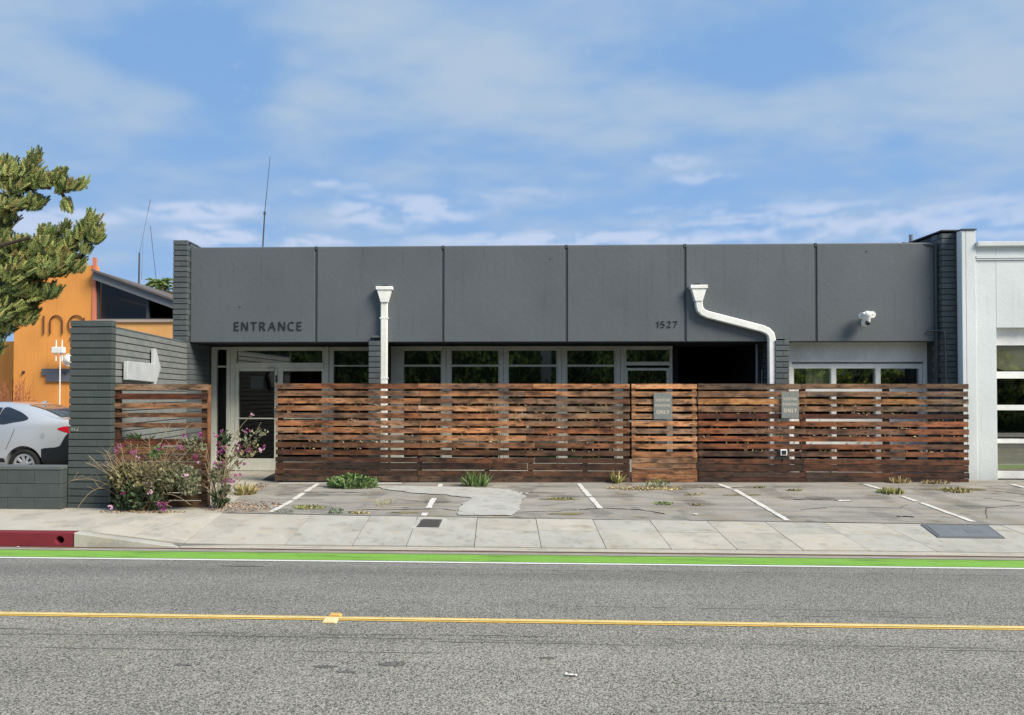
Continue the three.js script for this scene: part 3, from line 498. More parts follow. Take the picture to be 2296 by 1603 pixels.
// ------------------------------------------------------------------ brick screen wall with its tower end
{
  const w = thing('brick_screen_wall', 'long low grey painted brick wall with a taller square end tower by the sidewalk', 'wall', [-5.97, -.1, -11.2]);
  const r = rng(12), P = .1034;
  const tw = sub(w, 'tower', [0, 0, 0]); // local: x from -.316 to .31, y from 0
  part('core', [box(-6.275, -5.672, -.1, 2.66, 11.215, 11.318)], M.mortar, tw);
  for (let k = 0; k < 27; k++) {
    const y = .05 + k * P, z = -.062, inset = k > 25 ? .002 : 0;
    const s = [.30, .42, .2, .36][k % 4]; const X0 = -.318 + (26 - k) * -.0006, X1 = .312;
    brick(tw, (X0 + s + X0) / 2, y, z, s - .001, .089, .124, r, 'brick', shadedTowerMats); brick(tw, (X0 + s + X1) / 2, y, z, X1 - X0 - s - .001, .089, .124, r, 'brick', shadedTowerMats);
  }
  const body = new THREE.Group(); body.name = 'wing'; w.add(body);
  const a = new THREE.Vector3(-5.664, -.1, -11.33), b = new THREE.Vector3(-5.969, -.1, -14.745), len = a.distanceTo(b);
  body.position.copy(a).sub(w.position); body.rotation.y = Math.atan2(-(b.z - a.z), b.x - a.x); w.updateMatrixWorld(true); // local x runs along the wall, +z faces the path
  const core = new THREE.Mesh(metric(new THREE.BoxGeometry(len, 2.66, .25).translate(len / 2, 1.33, -.135)), M.mortar); core.name = 'core'; core.castShadow = core.receiveShadow = true; body.add(core);
  const flip = 1;
  for (let k = 0; k < 26; k++) { let x = -((k % 2) * .2); const y = .05 + k * P; while (x < len - .02) { const x0 = Math.max(x, 0), x1 = Math.min(x + .399, len); if (x1 - x0 > .03) brick(body, (x0 + x1) / 2, y, -.04 * flip, +(x1 - x0).toFixed(3), .086, .08, r, 'brick', litWingMats); x += .4; } }
  const coping = new THREE.Mesh(metric(new RoundedBoxGeometry(len, .03, .27, 1, .008).translate(len / 2, 2.69, -.13)), M.brickC); coping.name = 'coping'; coping.castShadow = true; body.add(coping);
  const num = part('faded_number', [box(-6.25, -6.235, 1.065, 1.105, 11.195, 11.2), box(-6.215, -6.20, 1.065, 1.105, 11.195, 11.2), box(-6.185, -6.145, 1.06, 1.07, 11.195, 11.2), prism([[-6.175, 1.07], [-6.165, 1.07], [-6.14, 1.11], [-6.15, 1.11]], 11.195, 11.2)], std(L(.3, .3, .24), .9), w);
  // arrow sign fixed to the wing
  const s = thing('arrow_sign', 'white blank arrow shaped sign pointing right on the grey brick wall', 'sign');
  s.position.copy(a); s.rotation.y = body.rotation.y; s.updateMatrixWorld(true);
  const shape = new THREE.Shape([[.215, 1.92], [1.385, 1.902], [1.40, 1.865], [1.46, 1.862], [1.69, 2.15], [1.46, 2.46], [1.385, 2.46], [1.385, 2.208], [.215, 2.20]].map(([x, y]) => new THREE.Vector2(x, y)));
  const g = new THREE.ExtrudeGeometry(shape, { depth: .05, bevelEnabled: true, bevelSize: .006, bevelThickness: .006, bevelOffset: -.006, bevelSegments: 1 }).translate(0, 0, .035);
  const sm = new THREE.Mesh(metric(g), std(L(.60, .63, .65), .6, { map: rep(mottle, 1.3) })); sm.name = 'arrow_panel'; sm.castShadow = sm.receiveShadow = true; s.add(sm);
  const br = new THREE.Mesh(merge([[.5, 2.06], [1.2, 2.06]].map(([x, y]) => new THREE.CylinderGeometry(.02, .02, .05, 8).rotateX(Math.PI / 2).translate(x, y, .012))), M.darkMetal); br.name = 'bracket'; s.add(br);
}
{ // planter wall of painted blocks
  const p = thing('planter_wall', 'low dark grey painted block wall with a flat cap at the lower left', 'wall', [-8, -.1, -11.05]);
  const r = rng(41), bm = [std(L(.085, .102, .102), .7, { map: rep(mottle, 1.5), bumpMap: rep(stuccoBump, .4), bumpScale: .003 }), std(L(.08, .096, .096), .7, { map: rep(mottle, 1.2), bumpMap: rep(stuccoBump, .4), bumpScale: .003 })];
  part('core', [box(-10.5, -6.325, -.15, .5, 11.066, 11.24)], M.mortar, p);
  for (let k = 0; k < 3; k++) for (let i = 0; i < 11; i++) { const x1 = Math.min(-6.312, -6.312 - i * .4 + (k % 2) * .2), x0 = -6.312 - (i + 1) * .4 + (k % 2) * .2; if (x1 - x0 < .05) continue; part('block', [box(x0 + .002, x1 - .002, -.1 + k * .2 + .002, .1 + k * .2 - .002, 11.05, 11.25, .006)], bm[(r() * 2) | 0], p, { ox: r(), oy: r() }); }
  part('cap', [box(-10.5, -6.306, .502, .56, 11.04, 11.26, .012)], std(L(.14, .16, .16), .7, { map: rep(mottle, 1.5) }), p);
}

// ------------------------------------------------------------------ timber fences
const boardRand = rng(77);
function board(x0, x1, y0, y1, t0, th, tone, parent, name = 'board') { // one sawn board, slightly bowed, with its own stretch of timber
  const r = boardRand, n = Math.max(2, Math.round((x1 - x0) / .3)), g = norm(new THREE.BoxGeometry(x1 - x0, y1 - y0, th, n, 1, 1));
  const p = g.attributes.position, nn = g.attributes.normal, uv = g.attributes.uv, col = new Float32Array(p.count * 3), u0 = r() * 5, band = ((r() * 8) | 0) / 8, bow = (r() - .5) * .008, tip = (r() - .5) * .006, sd = (r() * 1e4) | 0, W = x1 - x0;
  for (let i = 0; i < p.count; i++) {
    const x = p.getX(i), y = p.getY(i), z = p.getZ(i), q = x / W;
    const v = .04 / .125 , vv = Math.abs(nn.getY(i)) > .5 ? z / th * .4 + .5 : y / (y1 - y0) + .5; uv.setXY(i, u0 + x, band + (.06 + .88 * vv) / 8);
    const k = 1.0 + .75 * (vnoise(x * 1.2 + 50, sd, 3) - .5) + .35 * (vnoise(x * 4 + 9, sd, 5) - .5), gy = .6 * sstep(.55, .85, vnoise(x * .8 + 20, sd, 9));
    const cr = tone[0] * k, cg = tone[1] * k, cb = tone[2] * k, m = (cr + cg + cb) / 3;
    col.set([lerp(cr, m * 1.05, gy), lerp(cg, m, gy), lerp(cb, m * .93, gy)], i * 3);
    p.setXYZ(i, x, y + bow * (1 - 4 * q * q) + tip * q, z + (r() - .5) * 0);
  }
  g.setAttribute('color', new THREE.BufferAttribute(col, 3)); g.translate((x0 + x1) / 2, (y0 + y1) / 2, -(t0 + th / 2)); g.computeVertexNormals();
  const m = new THREE.Mesh(g, M.wood); m.name = name; m.castShadow = m.receiveShadow = true; parent.updateWorldMatrix(true, false); g.applyMatrix4(parent.matrixWorld.clone().invert()); parent.add(m); return m;
}
function post(x0, x1, y0, y1, t0, t1, tone, parent) {
  const g = norm(metric(box(x0, x1, y0, y1, t0, t1))); const p = g.attributes.position, uv = g.attributes.uv, col = new Float32Array(p.count * 3), u0 = boardRand() * 5;
  for (let i = 0; i < p.count; i++) { const v = uv.getX(i); uv.setXY(i, u0 + p.getY(i), .3 + ((v * 1.0) % .1)); col.set(tone, i * 3); }
  g.setAttribute('color', new THREE.BufferAttribute(col, 3));
  const m = new THREE.Mesh(g, M.wood); m.name = 'post'; m.castShadow = m.receiveShadow = true; parent.updateWorldMatrix(true, false); g.applyMatrix4(parent.matrixWorld.clone().invert()); parent.add(m);
}
const mixc = (a, b, q) => a.map((x, i) => lerp(x, b[i], q));
const TAN = [.78, .50, .30], ORANGE = [.48, .225, .105], BROWN = [.165, .078, .045], DARK = [.056, .028, .019], GREY = [.24, .185, .138], REDB = [.18, .058, .028];
const ROW = []; for (let i = 0; i < 10; i++) ROW.push([1.796 - .132 * i - .088, 1.796 - .132 * i]);
ROW.push([.383, .476], [.253, .379], [.151, .249], [.045, .147]);
{ // main fence, three boards long
  const f = thing('timber_fence', 'long weathered orange brown slatted fence in front of the shop windows, left of the gate', 'fence', [-.85, .03, -13.95]), r = rng(3);
  const X = [-4.02, -1.45 - .2, .72, 2.343];
  ROW.forEach(([a, b], i) => {
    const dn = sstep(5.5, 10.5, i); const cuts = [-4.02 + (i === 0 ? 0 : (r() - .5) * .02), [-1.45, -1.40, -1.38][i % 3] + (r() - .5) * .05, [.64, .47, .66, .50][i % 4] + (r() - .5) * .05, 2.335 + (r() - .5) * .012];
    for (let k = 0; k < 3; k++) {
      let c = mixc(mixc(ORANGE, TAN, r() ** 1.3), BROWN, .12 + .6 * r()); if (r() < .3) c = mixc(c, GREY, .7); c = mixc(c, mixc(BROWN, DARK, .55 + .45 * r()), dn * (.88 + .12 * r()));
      if (i === 13) c = mixc(GREY, DARK, .55 + .2 * r());
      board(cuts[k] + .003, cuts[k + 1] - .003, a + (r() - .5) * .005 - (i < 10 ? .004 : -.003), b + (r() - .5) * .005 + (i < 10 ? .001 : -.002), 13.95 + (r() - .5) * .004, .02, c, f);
    }
  });
  for (const x of [-3.94, -2.72, -1.41, -.2, .58, 1.55, 2.27]) post(x - .042, x + .042, .03, 1.76, 13.973, 14.06, DARK, f);
}
{ // gate
  const f = thing('timber_gate', 'paler tan slatted gate carrying a small grey sign, between the two fences', 'gate', [2.93, .05, -13.94]), r = rng(6);
  const rows = [...ROW.slice(0, 2), [1.505, 1.575], [1.42, 1.495], ...[3, 4, 5, 6, 7, 8].map((i) => ROW[i]), [.50, .60], [.40, .49], [.305, .392], [.215, .298], [.125, .208], [.068, .118]];
  rows[2] = [1.444, 1.532]; rows.splice(3, 1);
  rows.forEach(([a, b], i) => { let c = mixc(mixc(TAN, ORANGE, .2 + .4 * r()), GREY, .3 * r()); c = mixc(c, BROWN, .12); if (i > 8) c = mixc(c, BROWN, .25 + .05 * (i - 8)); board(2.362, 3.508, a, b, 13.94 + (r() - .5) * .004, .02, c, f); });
  board(2.362, 3.508, .39, .40, 13.955, .02, DARK, f, 'rail');
  for (const x of [2.40, 3.46]) post(x - .03, x + .03, .06, 1.78, 13.962, 14.0, mixc(TAN, GREY, .5), f);
  part('hinge', [cyl([3.512, 1.45, -13.935], [3.512, 1.58, -13.935], .011), cyl([3.512, .3, -13.935], [3.512, .43, -13.935], .011)], M.darkMetal, f);
}
{ // right fence
  const f = thing('timber_fence', 'dark reddish brown slatted fence at right with close low boards and a toothed right end', 'fence', [5.85, .1, -13.95]), r = rng(9);
  ROW.forEach(([a, b], i) => {
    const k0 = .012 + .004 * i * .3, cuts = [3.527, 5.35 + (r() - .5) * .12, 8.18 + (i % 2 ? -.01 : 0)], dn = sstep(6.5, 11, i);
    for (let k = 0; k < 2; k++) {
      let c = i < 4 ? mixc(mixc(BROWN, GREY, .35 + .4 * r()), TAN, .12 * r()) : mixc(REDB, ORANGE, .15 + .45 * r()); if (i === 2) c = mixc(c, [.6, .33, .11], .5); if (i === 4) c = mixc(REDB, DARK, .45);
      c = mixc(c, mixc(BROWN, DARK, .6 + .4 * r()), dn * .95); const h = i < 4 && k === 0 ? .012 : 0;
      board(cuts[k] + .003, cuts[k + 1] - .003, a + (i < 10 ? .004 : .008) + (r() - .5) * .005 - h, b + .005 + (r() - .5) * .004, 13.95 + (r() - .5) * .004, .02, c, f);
    }
  });
  for (const x of [3.58, 4.55, 5.36, 6.8, 8.06]) post(x - .042, x + .042, .08, 1.77, 13.973, 14.06, DARK, f);
}
{ // short fence panel by the tower
  const f = thing('timber_fence', 'short widely slatted brown fence panel behind the flowering bush, joined to the brick tower', 'fence', [-5, -.1, -11.3]), r = rng(19);
  const px = 1750 / 11.3, v2y = (v) => 1.6 - (v - 884) / px + .012 ;
  // tops and bottoms of the boards, down from the top; the gap under the fifth is where a board is missing
  const rows = [[1.665, 1.752], [1.523, 1.610], [1.390, 1.468], [1.258, 1.326], [1.108, 1.178], [.845, .938], [.728, .828], [.615, .715], [.50, .60], [.385, .487], [.272, .372], [.158, .258], [.045, .145], [-.06, .032]];
  rows.forEach(([a, b], i) => { let c = mixc(mixc(BROWN, TAN, .12 + .2 * r()), GREY, .45 * r()); if (i === 0) c = mixc(BROWN, TAN, .45); if (i === 1 || i === 5) c = mixc(REDB, DARK, .4); if (i > 8) c = mixc(GREY, DARK, .35); board(-5.715 + (r() - .5) * .01, -4.262 + (r() - .5) * .012, a, b, 11.3, .02, c, f); });
  post(-5.69, -5.60, -.1, 1.735, 11.322, 11.41, mixc(DARK, BROWN, .3), f); post(-4.36, -4.275, -.1, 1.735, 11.322, 11.41, BROWN, f);
  board(-4.274, -4.255, -.1, 1.74, 11.31, .1, mixc(BROWN, TAN, .15), f, 'end_board');
}
{ // parking signs: grey plates with pale lettering
  const plate = (name, label, x0, x1, y0, y1, t, lines) => {
    const cv = document.createElement('canvas'); cv.width = 256; cv.height = 374; const c = cv.getContext('2d'); c.fillStyle = '#7d817e'; c.fillRect(0, 0, 256, 374);
    const r = rng(lines[0].length + 3); for (let i = 0; i < 900; i++) { c.fillStyle = r() > .5 ? 'rgba(255,255,255,.05)' : 'rgba(0,0,0,.05)'; c.fillRect(r() * 256, r() * 374, r() * 30, r() * 4); }
    c.textAlign = 'center'; c.textBaseline = 'middle'; c.fillStyle = '#c9bdae';
    lines.forEach(([s, y, size, a]) => { c.globalAlpha = a; c.font = 'bold ' + size + 'px sans-serif'; c.fillText(s, 128, y, 226); });
    const t2 = new THREE.CanvasTexture(cv); t2.colorSpace = THREE.SRGBColorSpace;
    const s = thing(name, label, 'sign', [(x0 + x1) / 2, (y0 + y1) / 2, -t]); part('plate', [box(x0, x1, y0, y1, t, t + .006, .002)], M.sign, s);
    const fg = new THREE.PlaneGeometry(x1 - x0 - .006, y1 - y0 - .006).translate((x0 + x1) / 2, (y0 + y1) / 2, -t + .003); part('print', [fg], std(L(1, 1, 1), .55, { map: t2 }), s, { rawUV: true });
    for (const q of [y0 + .03, y1 - .03]) part('screw', [cyl([(x0 + x1) / 2, q, -t + .008], [(x0 + x1) / 2, q, -t], .008)], M.metal, s);
    return s;
  };
  plate('parking_sign', 'small grey plate ending in ONLY on the tan gate', 2.744, 3.058, 1.172, 1.637, 13.915, [['VISITOR', 100, 54, .85], ['PARKING', 178, 54, .8], ['ONLY', 272, 72, 1]]);
  plate('parking_sign', 'small grey plate ending in ONLY on the dark right fence', 4.962, 5.262, 1.196, 1.655, 13.915, [['VISITOR', 96, 54, .85], ['PARKING', 172, 54, .8], ['ONLY', 262, 76, 1]]);
  const o = thing('outlet_box', 'small white rimmed box with a dark face low on the dark right fence', 'box', [5.0, .6, -13.93]);
  part('box', [box(4.94, 5.055, .545, .655, 13.905, 13.948, .008)], M.frameWhite, o); part('face', [box(4.96, 5.035, .562, .632, 13.899, 13.907, .003)], M.dark, o); part('cable', [cyl([5.0, .545, -13.935], [5.0, .45, -13.935], .01)], M.darkMetal, o);
}

// ------------------------------------------------------------------ orange building and what stands before it
{
  const o = thing('orange_building', 'bright orange rendered building with a sloping grey roof and dark clerestory glass at left', 'building', [-12.7, -.07, -24]);
  part('wall', [prism([[-15.29, -.1], [-12.70, -.1], [-12.70, 5.66], [-15.29, 5.66]], 24, 24.3)], M.orange, o);
  part('wall', [box(-12.69, -5, -.1, 3.86, 24.02, 24.3)], M.orangeLight, o);
  part('side_wall', [box(-15.285, -15.0, -.1, 5.6, 24.3, 32)], M.orange, o);
  part('corner_trim', [box(-12.76, -12.655, -.1, 5.9, 23.97, 24.06)], std(L(.62, .2, .12), .7), o);
  part('sill', [box(-12.65, -5, 3.86, 3.945, 23.95, 24.3)], std(L(.42, .33, .27), .7), o);
  const rf = (x) => 5.40 - (x + 12.65) * .362;
  part('roof', [prism([[-12.66, rf(-12.66) + .10], [-5, rf(-5) + .10], [-5, rf(-5) + .04], [-12.66, rf(-12.66) + .04]], 23.7, 34)], std(L(.15, .13, .12), .9, { map: rep(mottle, 1.3) }), o);
  part('roof_fascia', [prism([[-12.65, rf(-12.65) + .035], [-5, rf(-5) + .035], [-5, rf(-5) - .21], [-12.65, rf(-12.65) - .21]], 23.8, 23.95)], std(L(.16, .17, .185), .6), o);
  const cl = part('clerestory', [box(-12.64, -12.58, 3.945, 5.16, 24.05, 24.15), box(-11.05, -10.97, 3.945, 4.6, 24.03, 24.15), box(-12.58, -5, 3.945, 3.99, 24.05, 24.15)], M.joint, o);
  const pane = (x0, x1) => { const s = new THREE.Shape([[x0, 3.98], [x1, 3.98], [x1, rf(x1) - .19], [x0, rf(x0) - .19]].map((q) => new THREE.Vector2(...q))); part('pane', [new THREE.ShapeGeometry(s).translate(0, 0, -24.1)], new THREE.MeshPhysicalMaterial({ color: L(.5, .38, .22), roughness: .03, transmission: 1, thickness: 0, ior: 1.42 }), cl); };
  pane(-12.58, -11.05); pane(-10.97, -7);
  part('interior', [box(-12.6, -5, -.1, 5.5, 29, 29.2), box(-12.65, -12.6, 0, 5.2, 24.3, 29), box(-12.6, -5, 2.0, 2.1, 24.3, 29)], std(L(.12, .09, .05), .9), o);
  const lamp = part('strip_lamp', [cyl([-12.5, 4.75, -25.2], [-11.5, 4.50, -25.2], .03)], std(L(.7, .7, .65), .5), o);
  // lettering on the wall: the end of a word, thin rounded strokes
  const lm = std(L(.10, .035, .02), .6), arc = (cx, cy, rx, ry, a0, a1, n = 16) => { const p = []; for (let i = 0; i <= n; i++) { const a = lerp(a0, a1, i / n); p.push([cx + Math.cos(a) * rx, cy + Math.sin(a) * ry, -23.96]); } return p; }, R = .022, PI = Math.PI;
  part('letter_i', [cyl([-14.31, 3.49, -23.96], [-14.31, 4.07, -23.96], R)], lm, o);
  part('letter_n', [cyl([-14.10, 3.49, -23.96], [-14.10, 3.86, -23.96], R), tube(arc(-13.905, 3.86, .195, .21, PI, 0), R, 24), cyl([-13.71, 3.49, -23.96], [-13.71, 3.86, -23.96], R)], lm, o);
  part('letter_g', [tube(arc(-13.26, 3.79, .25, .28, 0, 2 * PI, 28), R, 48), cyl([-13.01, 4.0, -23.96], [-13.01, 3.5, -23.96], R), tube(arc(-13.26, 3.5, .25, .22, 0, -PI * .8), R, 20)], lm, o);
  
  // grey band
  part('wall_band', [prism([[-14.34, 2.40], [-12.9, 2.40], [-12.9, 1.99], [-14.2, 1.99], [-14.2, 2.19], [-14.34, 2.19]], 23.93, 24.0)], std(L(.115, .125, .15), .7), o);
  part('band_mark', [box(-13.66, -13.645, 2.21, 2.32, 23.92, 23.93), prism([[-13.62, 2.26], [-13.57, 2.33], [-13.54, 2.33], [-13.585, 2.26], [-13.54, 2.2], [-13.57, 2.2]], 23.92, 23.93)], M.darkMetal, o);
  part('vent_cap', [cyl([-14.95, 2.28, -24.02], [-14.95, 2.28, -23.93], .035), box(-14.98, -14.92, 2.28, 2.33, 23.94, 24.0)], M.darkMetal, o);
  // return at the far left with a blue door
  part('annex_wall', [box(-22, -15.29, 2.12, 3.4, 26, 26.2)], M.orange, o); part('annex_wall', [box(-22, -16.6, -.1, 2.12, 26, 26.2)], M.orange, o);
  part('blue_door', [box(-16.6, -15.3, -.1, 2.12, 26.05, 26.15)], std(L(.012, .055, .20), .4), o);
}
{
  const p = thing('pole_light', 'white box fitting with two prongs on a thin white pole before the orange wall', 'lamp', [-13.79, -.07, -23.5]), wm = M.frameWhite, k = 23.5 / 24, X = (x) => x * k;
  part('pole', [cyl([-13.50, -.07, -23.5], [-13.50, 2.9, -23.5], .018)], wm, p);
  part('head', [box(-13.74, -13.36, 2.86, 3.05, 23.42, 23.58, .02)], wm, p);
  for (const x of [-13.63, -13.44]) part('prong', [cyl([x, 2.62, -23.5], [x, 3.27, -23.5], .02)], wm, p);
  const d = thing('dish_light', 'round white dish lamp on the dark band of the orange wall', 'lamp', [-13.64, 2.4, -23.9]);
  part('dish', [new THREE.SphereGeometry(.19, 24, 12, 0, 2 * Math.PI, 0, Math.PI * .5).rotateX(Math.PI * .35).scale(1, .9, .6).translate(-13.35, 2.66, -23.75), new THREE.TorusGeometry(.185, .018, 8, 28).translate(-13.35, 2.66, -23.72)], wm, d);
  part('bulb', [new THREE.SphereGeometry(.085, 16, 12).translate(-13.33, 2.64, -23.68)], wm, d);
  part('bracket', [cyl([-13.33, 2.38, -23.9], [-13.33, 2.55, -23.78], .03)], wm, d);
  const m = thing('radio_mast', 'thin radio mast with a dark lower pole and slanting guy wires behind the sloping roof', 'antenna', [-13.5, 4.5, -29]);
  const z = -28.6, f = 28.6 / 24; const q = (x, y) => [x * f - .0, (y - 1.6) * f + 1.6, z];
  part('pole', [cyl(q(-11.285, 4.6), q(-11.27, 6.05), .035, .03, 8)], M.joint, m); part('whip', [cyl(q(-11.27, 6.0), q(-11.0, 7.4), .010, .007, 6), cyl(q(-11.0, 7.4), q(-10.935, 7.72), .013, .013, 6)], M.metal, m);
  part('guy_wire', [cyl(q(-10.93, 6.9), q(-10.70, 5.0), .010, .010, 5)], M.joint, m); part('guy_wire', [cyl(q(-11.15, 6.4), q(-11.2, 5.2), .008, .008, 5)], M.metal, m);
}

// ------------------------------------------------------------------ the silver car
{
  const CX = -8.10, CT = 15.56; // rear end and centre line
  const car = thing('silver_car', 'silver car with black lower rear panels parked behind the low planter wall', 'car', [-10.3, -.068, -CT]);
  const pl = (X, Y) => (x) => { let i = 1; while (i < X.length - 1 && x > X[i]) i++; const q = clamp((x - X[i - 1]) / (X[i] - X[i - 1]), 0, 1), h = (k) => (k <= 0 || k >= X.length - 1 ? 0 : (Y[k + 1] - Y[k - 1]) / (X[k + 1] - X[k - 1])), d = X[i] - X[i - 1], q2 = q * q, q3 = q2 * q; return (2 * q3 - 3 * q2 + 1) * Y[i - 1] + (q3 - 2 * q2 + q) * d * h(i - 1) + (-2 * q3 + 3 * q2) * Y[i] + (q3 - q2) * d * h(i); };
  const top = pl([0, .08, .2, .42, .6, .85, 1.15, 1.45, 1.9, 2.5, 2.9, 3.35, 4.0, 4.3, 4.45], [.80, 1.06, 1.115, 1.14, 1.205, 1.30, 1.385, 1.43, 1.445, 1.41, 1.28, 1.02, .90, .78, .6]);
  const belt = pl([0, .08, .2, .6, 1.1, 1.8, 2.8, 3.4, 4.2, 4.45], [.76, 1.0, 1.06, 1.07, 1.05, 1.0, .94, .90, .76, .55]);
  const wide = pl([0, .1, .3, .8, 2.2, 3.6, 4.1, 4.35, 4.45], [.66, .76, .82, .855, .865, .85, .80, .70, .56]);
  const roofW = pl([0, .2, .42, .8, 1.3, 2.3, 2.9, 3.4, 4.45], [.62, .70, .70, .60, .575, .575, .62, .70, .5]);
  const low = pl([0, .15, .5, 4.1, 4.45], [.34, .26, .2, .2, .3]);
  const sect = (l) => { const w = wide(l), yb = low(l), yt = top(l), be = Math.min(belt(l), yt - .03), rw = Math.min(roofW(l), w * .97); return [[0, yb], [w * .8, yb], [w * .96, yb + .07], [w * .995, .50], [w, .66], [w * .985, lerp(.66, be, .6)], [w * .955, be], [lerp(w * .955, rw, .55), lerp(be, yt, .62)], [rw, yt - Math.min(.05, (yt - be) * .4)], [rw * .8, yt - .012], [0, yt]]; };
  const n = 130, rows = []; for (let i = 0; i <= n; i++) { const l = 4.45 * Math.pow(i / n, 1.25), c = new THREE.CatmullRomCurve3(sect(l).map(([z, y]) => new THREE.Vector3(z, y, 0)), false, 'centripetal'); rows.push(c.getPoints(40).map((p) => [CX - l, p.y, Math.max(0, p.x)])); rows[i][0][2] = 0; rows[i][40][2] = 0; }
  const pos = [], id = [], K2 = rows[0].length, ring = 2 * K2 - 2, K = 11;
  for (const s of rows) { const full = [...s, ...s.slice(1, -1).reverse().map(([x, y, z]) => [x, y, -z])]; for (const [x, y, z] of full) pos.push(x, y, -CT + z); }
  for (let i = 0; i < n; i++) for (let k = 0; k < ring; k++) { const a = i * ring + k, b = i * ring + (k + 1) % ring, c = a + ring, d = b + ring; id.push(a, b, d, a, d, c); }
  for (const [i, f] of [[0, 1], [n, -1]]) for (let k = 1; k < ring - 1; k++) { const a = i * ring, b = i * ring + k, c = i * ring + k + 1; f > 0 ? id.push(a, c, b) : id.push(a, b, c); }
  let g = new THREE.BufferGeometry(); g.setAttribute('position', new THREE.Float32BufferAttribute(pos, 3)); g.setIndex(id); g.computeVertexNormals(); g = norm(g);
  const ev = new Evaluator(); ev.attributes = ['position', 'normal', 'uv']; ev.useGroups = false;
  let body = new Brush(g); body.updateMatrixWorld();
  const WX = [-9.155, -11.78], WY = .235;
  for (const x of WX) for (const s of [1, -1]) { const c = new THREE.CylinderGeometry(.365, .365, .5, 28).rotateX(Math.PI / 2).translate(x, WY, -CT + s * .80), b = new Brush(norm(c)); b.updateMatrixWorld(); body = ev.evaluate(body, b, SUBTRACTION); }
  const silver = new THREE.MeshPhysicalMaterial({ color: L(.60, .62, .645), metalness: .3, roughness: .3, clearcoat: 1, clearcoatRoughness: .06 });
  const black = std(L(.012, .014, .018), .45), tyreM = std(L(.018, .018, .018), .9), arch = std(L(.008, .008, .009), .95);
  const gb = toCreasedNormals(mergeVertices(norm(body.geometry.clone()), 1e-4), .7);
  const inside = (P, x, y) => { let c = false; for (let i = 0, j = P.length - 1; i < P.length; j = i++) if ((P[i][1] > y) !== (P[j][1] > y) && x < (P[j][0] - P[i][0]) * (y - P[i][1]) / (P[j][1] - P[i][1]) + P[i][0]) c = !c; return c; };
  const LOW = [[-8.86, .10], [-8.80, .545], [-8.52, .56], [-8.43, .60], [-8.33, .80], [-8.28, .845], [-7.9, .845], [-7.9, .1]], LAMP = [[-8.50, .925], [-8.40, .962], [-8.25, .968], [-7.9, .95], [-7.9, .846], [-8.27, .846], [-8.38, .875]];
  { const P = gb.attributes.position, bins = { body: [], rear_bumper: [], tail_lamp: [] };
    for (let i = 0; i < P.count; i += 3) { const x = (P.getX(i) + P.getX(i + 1) + P.getX(i + 2)) / 3, y = (P.getY(i) + P.getY(i + 1) + P.getY(i + 2)) / 3, z = Math.abs((P.getZ(i) + P.getZ(i + 1) + P.getZ(i + 2)) / 3 + CT); bins[inside(LOW, x, y) ? 'rear_bumper' : inside(LAMP, x, y) && z > .4 ? 'tail_lamp' : 'body'].push(i); }
    for (const [k, list] of Object.entries(bins)) { const q = new THREE.BufferGeometry(); for (const at of ['position', 'normal', 'uv']) { const A = gb.attributes[at], o = new Float32Array(list.length * 3 * A.itemSize); list.forEach((i, j) => { for (let e = 0; e < 3 * A.itemSize; e++) o[j * 3 * A.itemSize + e] = A.array[i * A.itemSize + e]; }); q.setAttribute(at, new THREE.BufferAttribute(o, A.itemSize)); } part(k, [q], k === 'body' ? silver : k === 'rear_bumper' ? black : new THREE.MeshPhysicalMaterial({ color: L(.50, .012, .03), roughness: .12, clearcoat: 1 }), car); } }
  // point on the flank at x,y, read off the body's own sections
  const flank = (x, y) => {
    const fi = clamp(n * Math.pow(clamp((CX - x) / 4.45, 0, 1), 1 / 1.25), 0, n - 1.001), i = Math.floor(fi), at = (R) => { for (let k = 39; k > 6; k--) if (y <= R[k][1] + 1e-6 && y >= R[k - 1][1] && R[k - 1][2] > .3) { const q = (y - R[k - 1][1]) / Math.max(1e-6, R[k][1] - R[k - 1][1]); return lerp(R[k - 1][2], R[k][2], q); } return R[14][2]; };
    return lerp(at(rows[i]), at(rows[i + 1]), fi - i);
  };
  const patch = (pts, off, side = 1) => { // outline in x,y laid on the flank in fine strips
    const xs = pts.map((p) => p[0]), a = Math.min(...xs), b = Math.max(...xs), m = Math.max(6, Math.ceil((b - a) / .02)), R = 10, p = [], id = [];
    for (let i = 0; i <= m; i++) {
      const x = clamp(lerp(a, b, i / m), a + 1e-4, b - 1e-4); let y0 = 1e9, y1 = -1e9; pts.forEach((u, k) => { const v = pts[(k + 1) % pts.length]; if ((u[0] <= x) !== (v[0] <= x)) { const y = lerp(u[1], v[1], (x - u[0]) / (v[0] - u[0])); y0 = Math.min(y0, y); y1 = Math.max(y1, y); } });
      for (let k = 0; k <= R; k++) { const y = lerp(y0, y1, k / R); p.push(x, y, -CT + side * (flank(x, y) + off)); }
    }
    for (let i = 0; i < m; i++) for (let k = 0; k < R; k++) { const q = i * (R + 1) + k; if (side > 0) id.push(q, q + R + 1, q + R + 2, q, q + R + 2, q + 1); else id.push(q, q + R + 2, q + R + 1, q, q + 1, q + R + 2); }
    const g = new THREE.BufferGeometry(); g.setAttribute('position', new THREE.Float32BufferAttribute(p, 3)); g.setIndex(id); g.computeVertexNormals(); return norm(g);
  };
  const spl = (pts, m = 40) => new THREE.CatmullRomCurve3(pts.map(([x, y]) => new THREE.Vector3(x, y, 0)), true, 'centripetal').getPoints(m).slice(0, -1).map((p) => [p.x, p.y]);
  const gl = new THREE.MeshPhysicalMaterial({ color: L(.012, .014, .016), roughness: .04, clearcoat: 1, clearcoatRoughness: .02 });
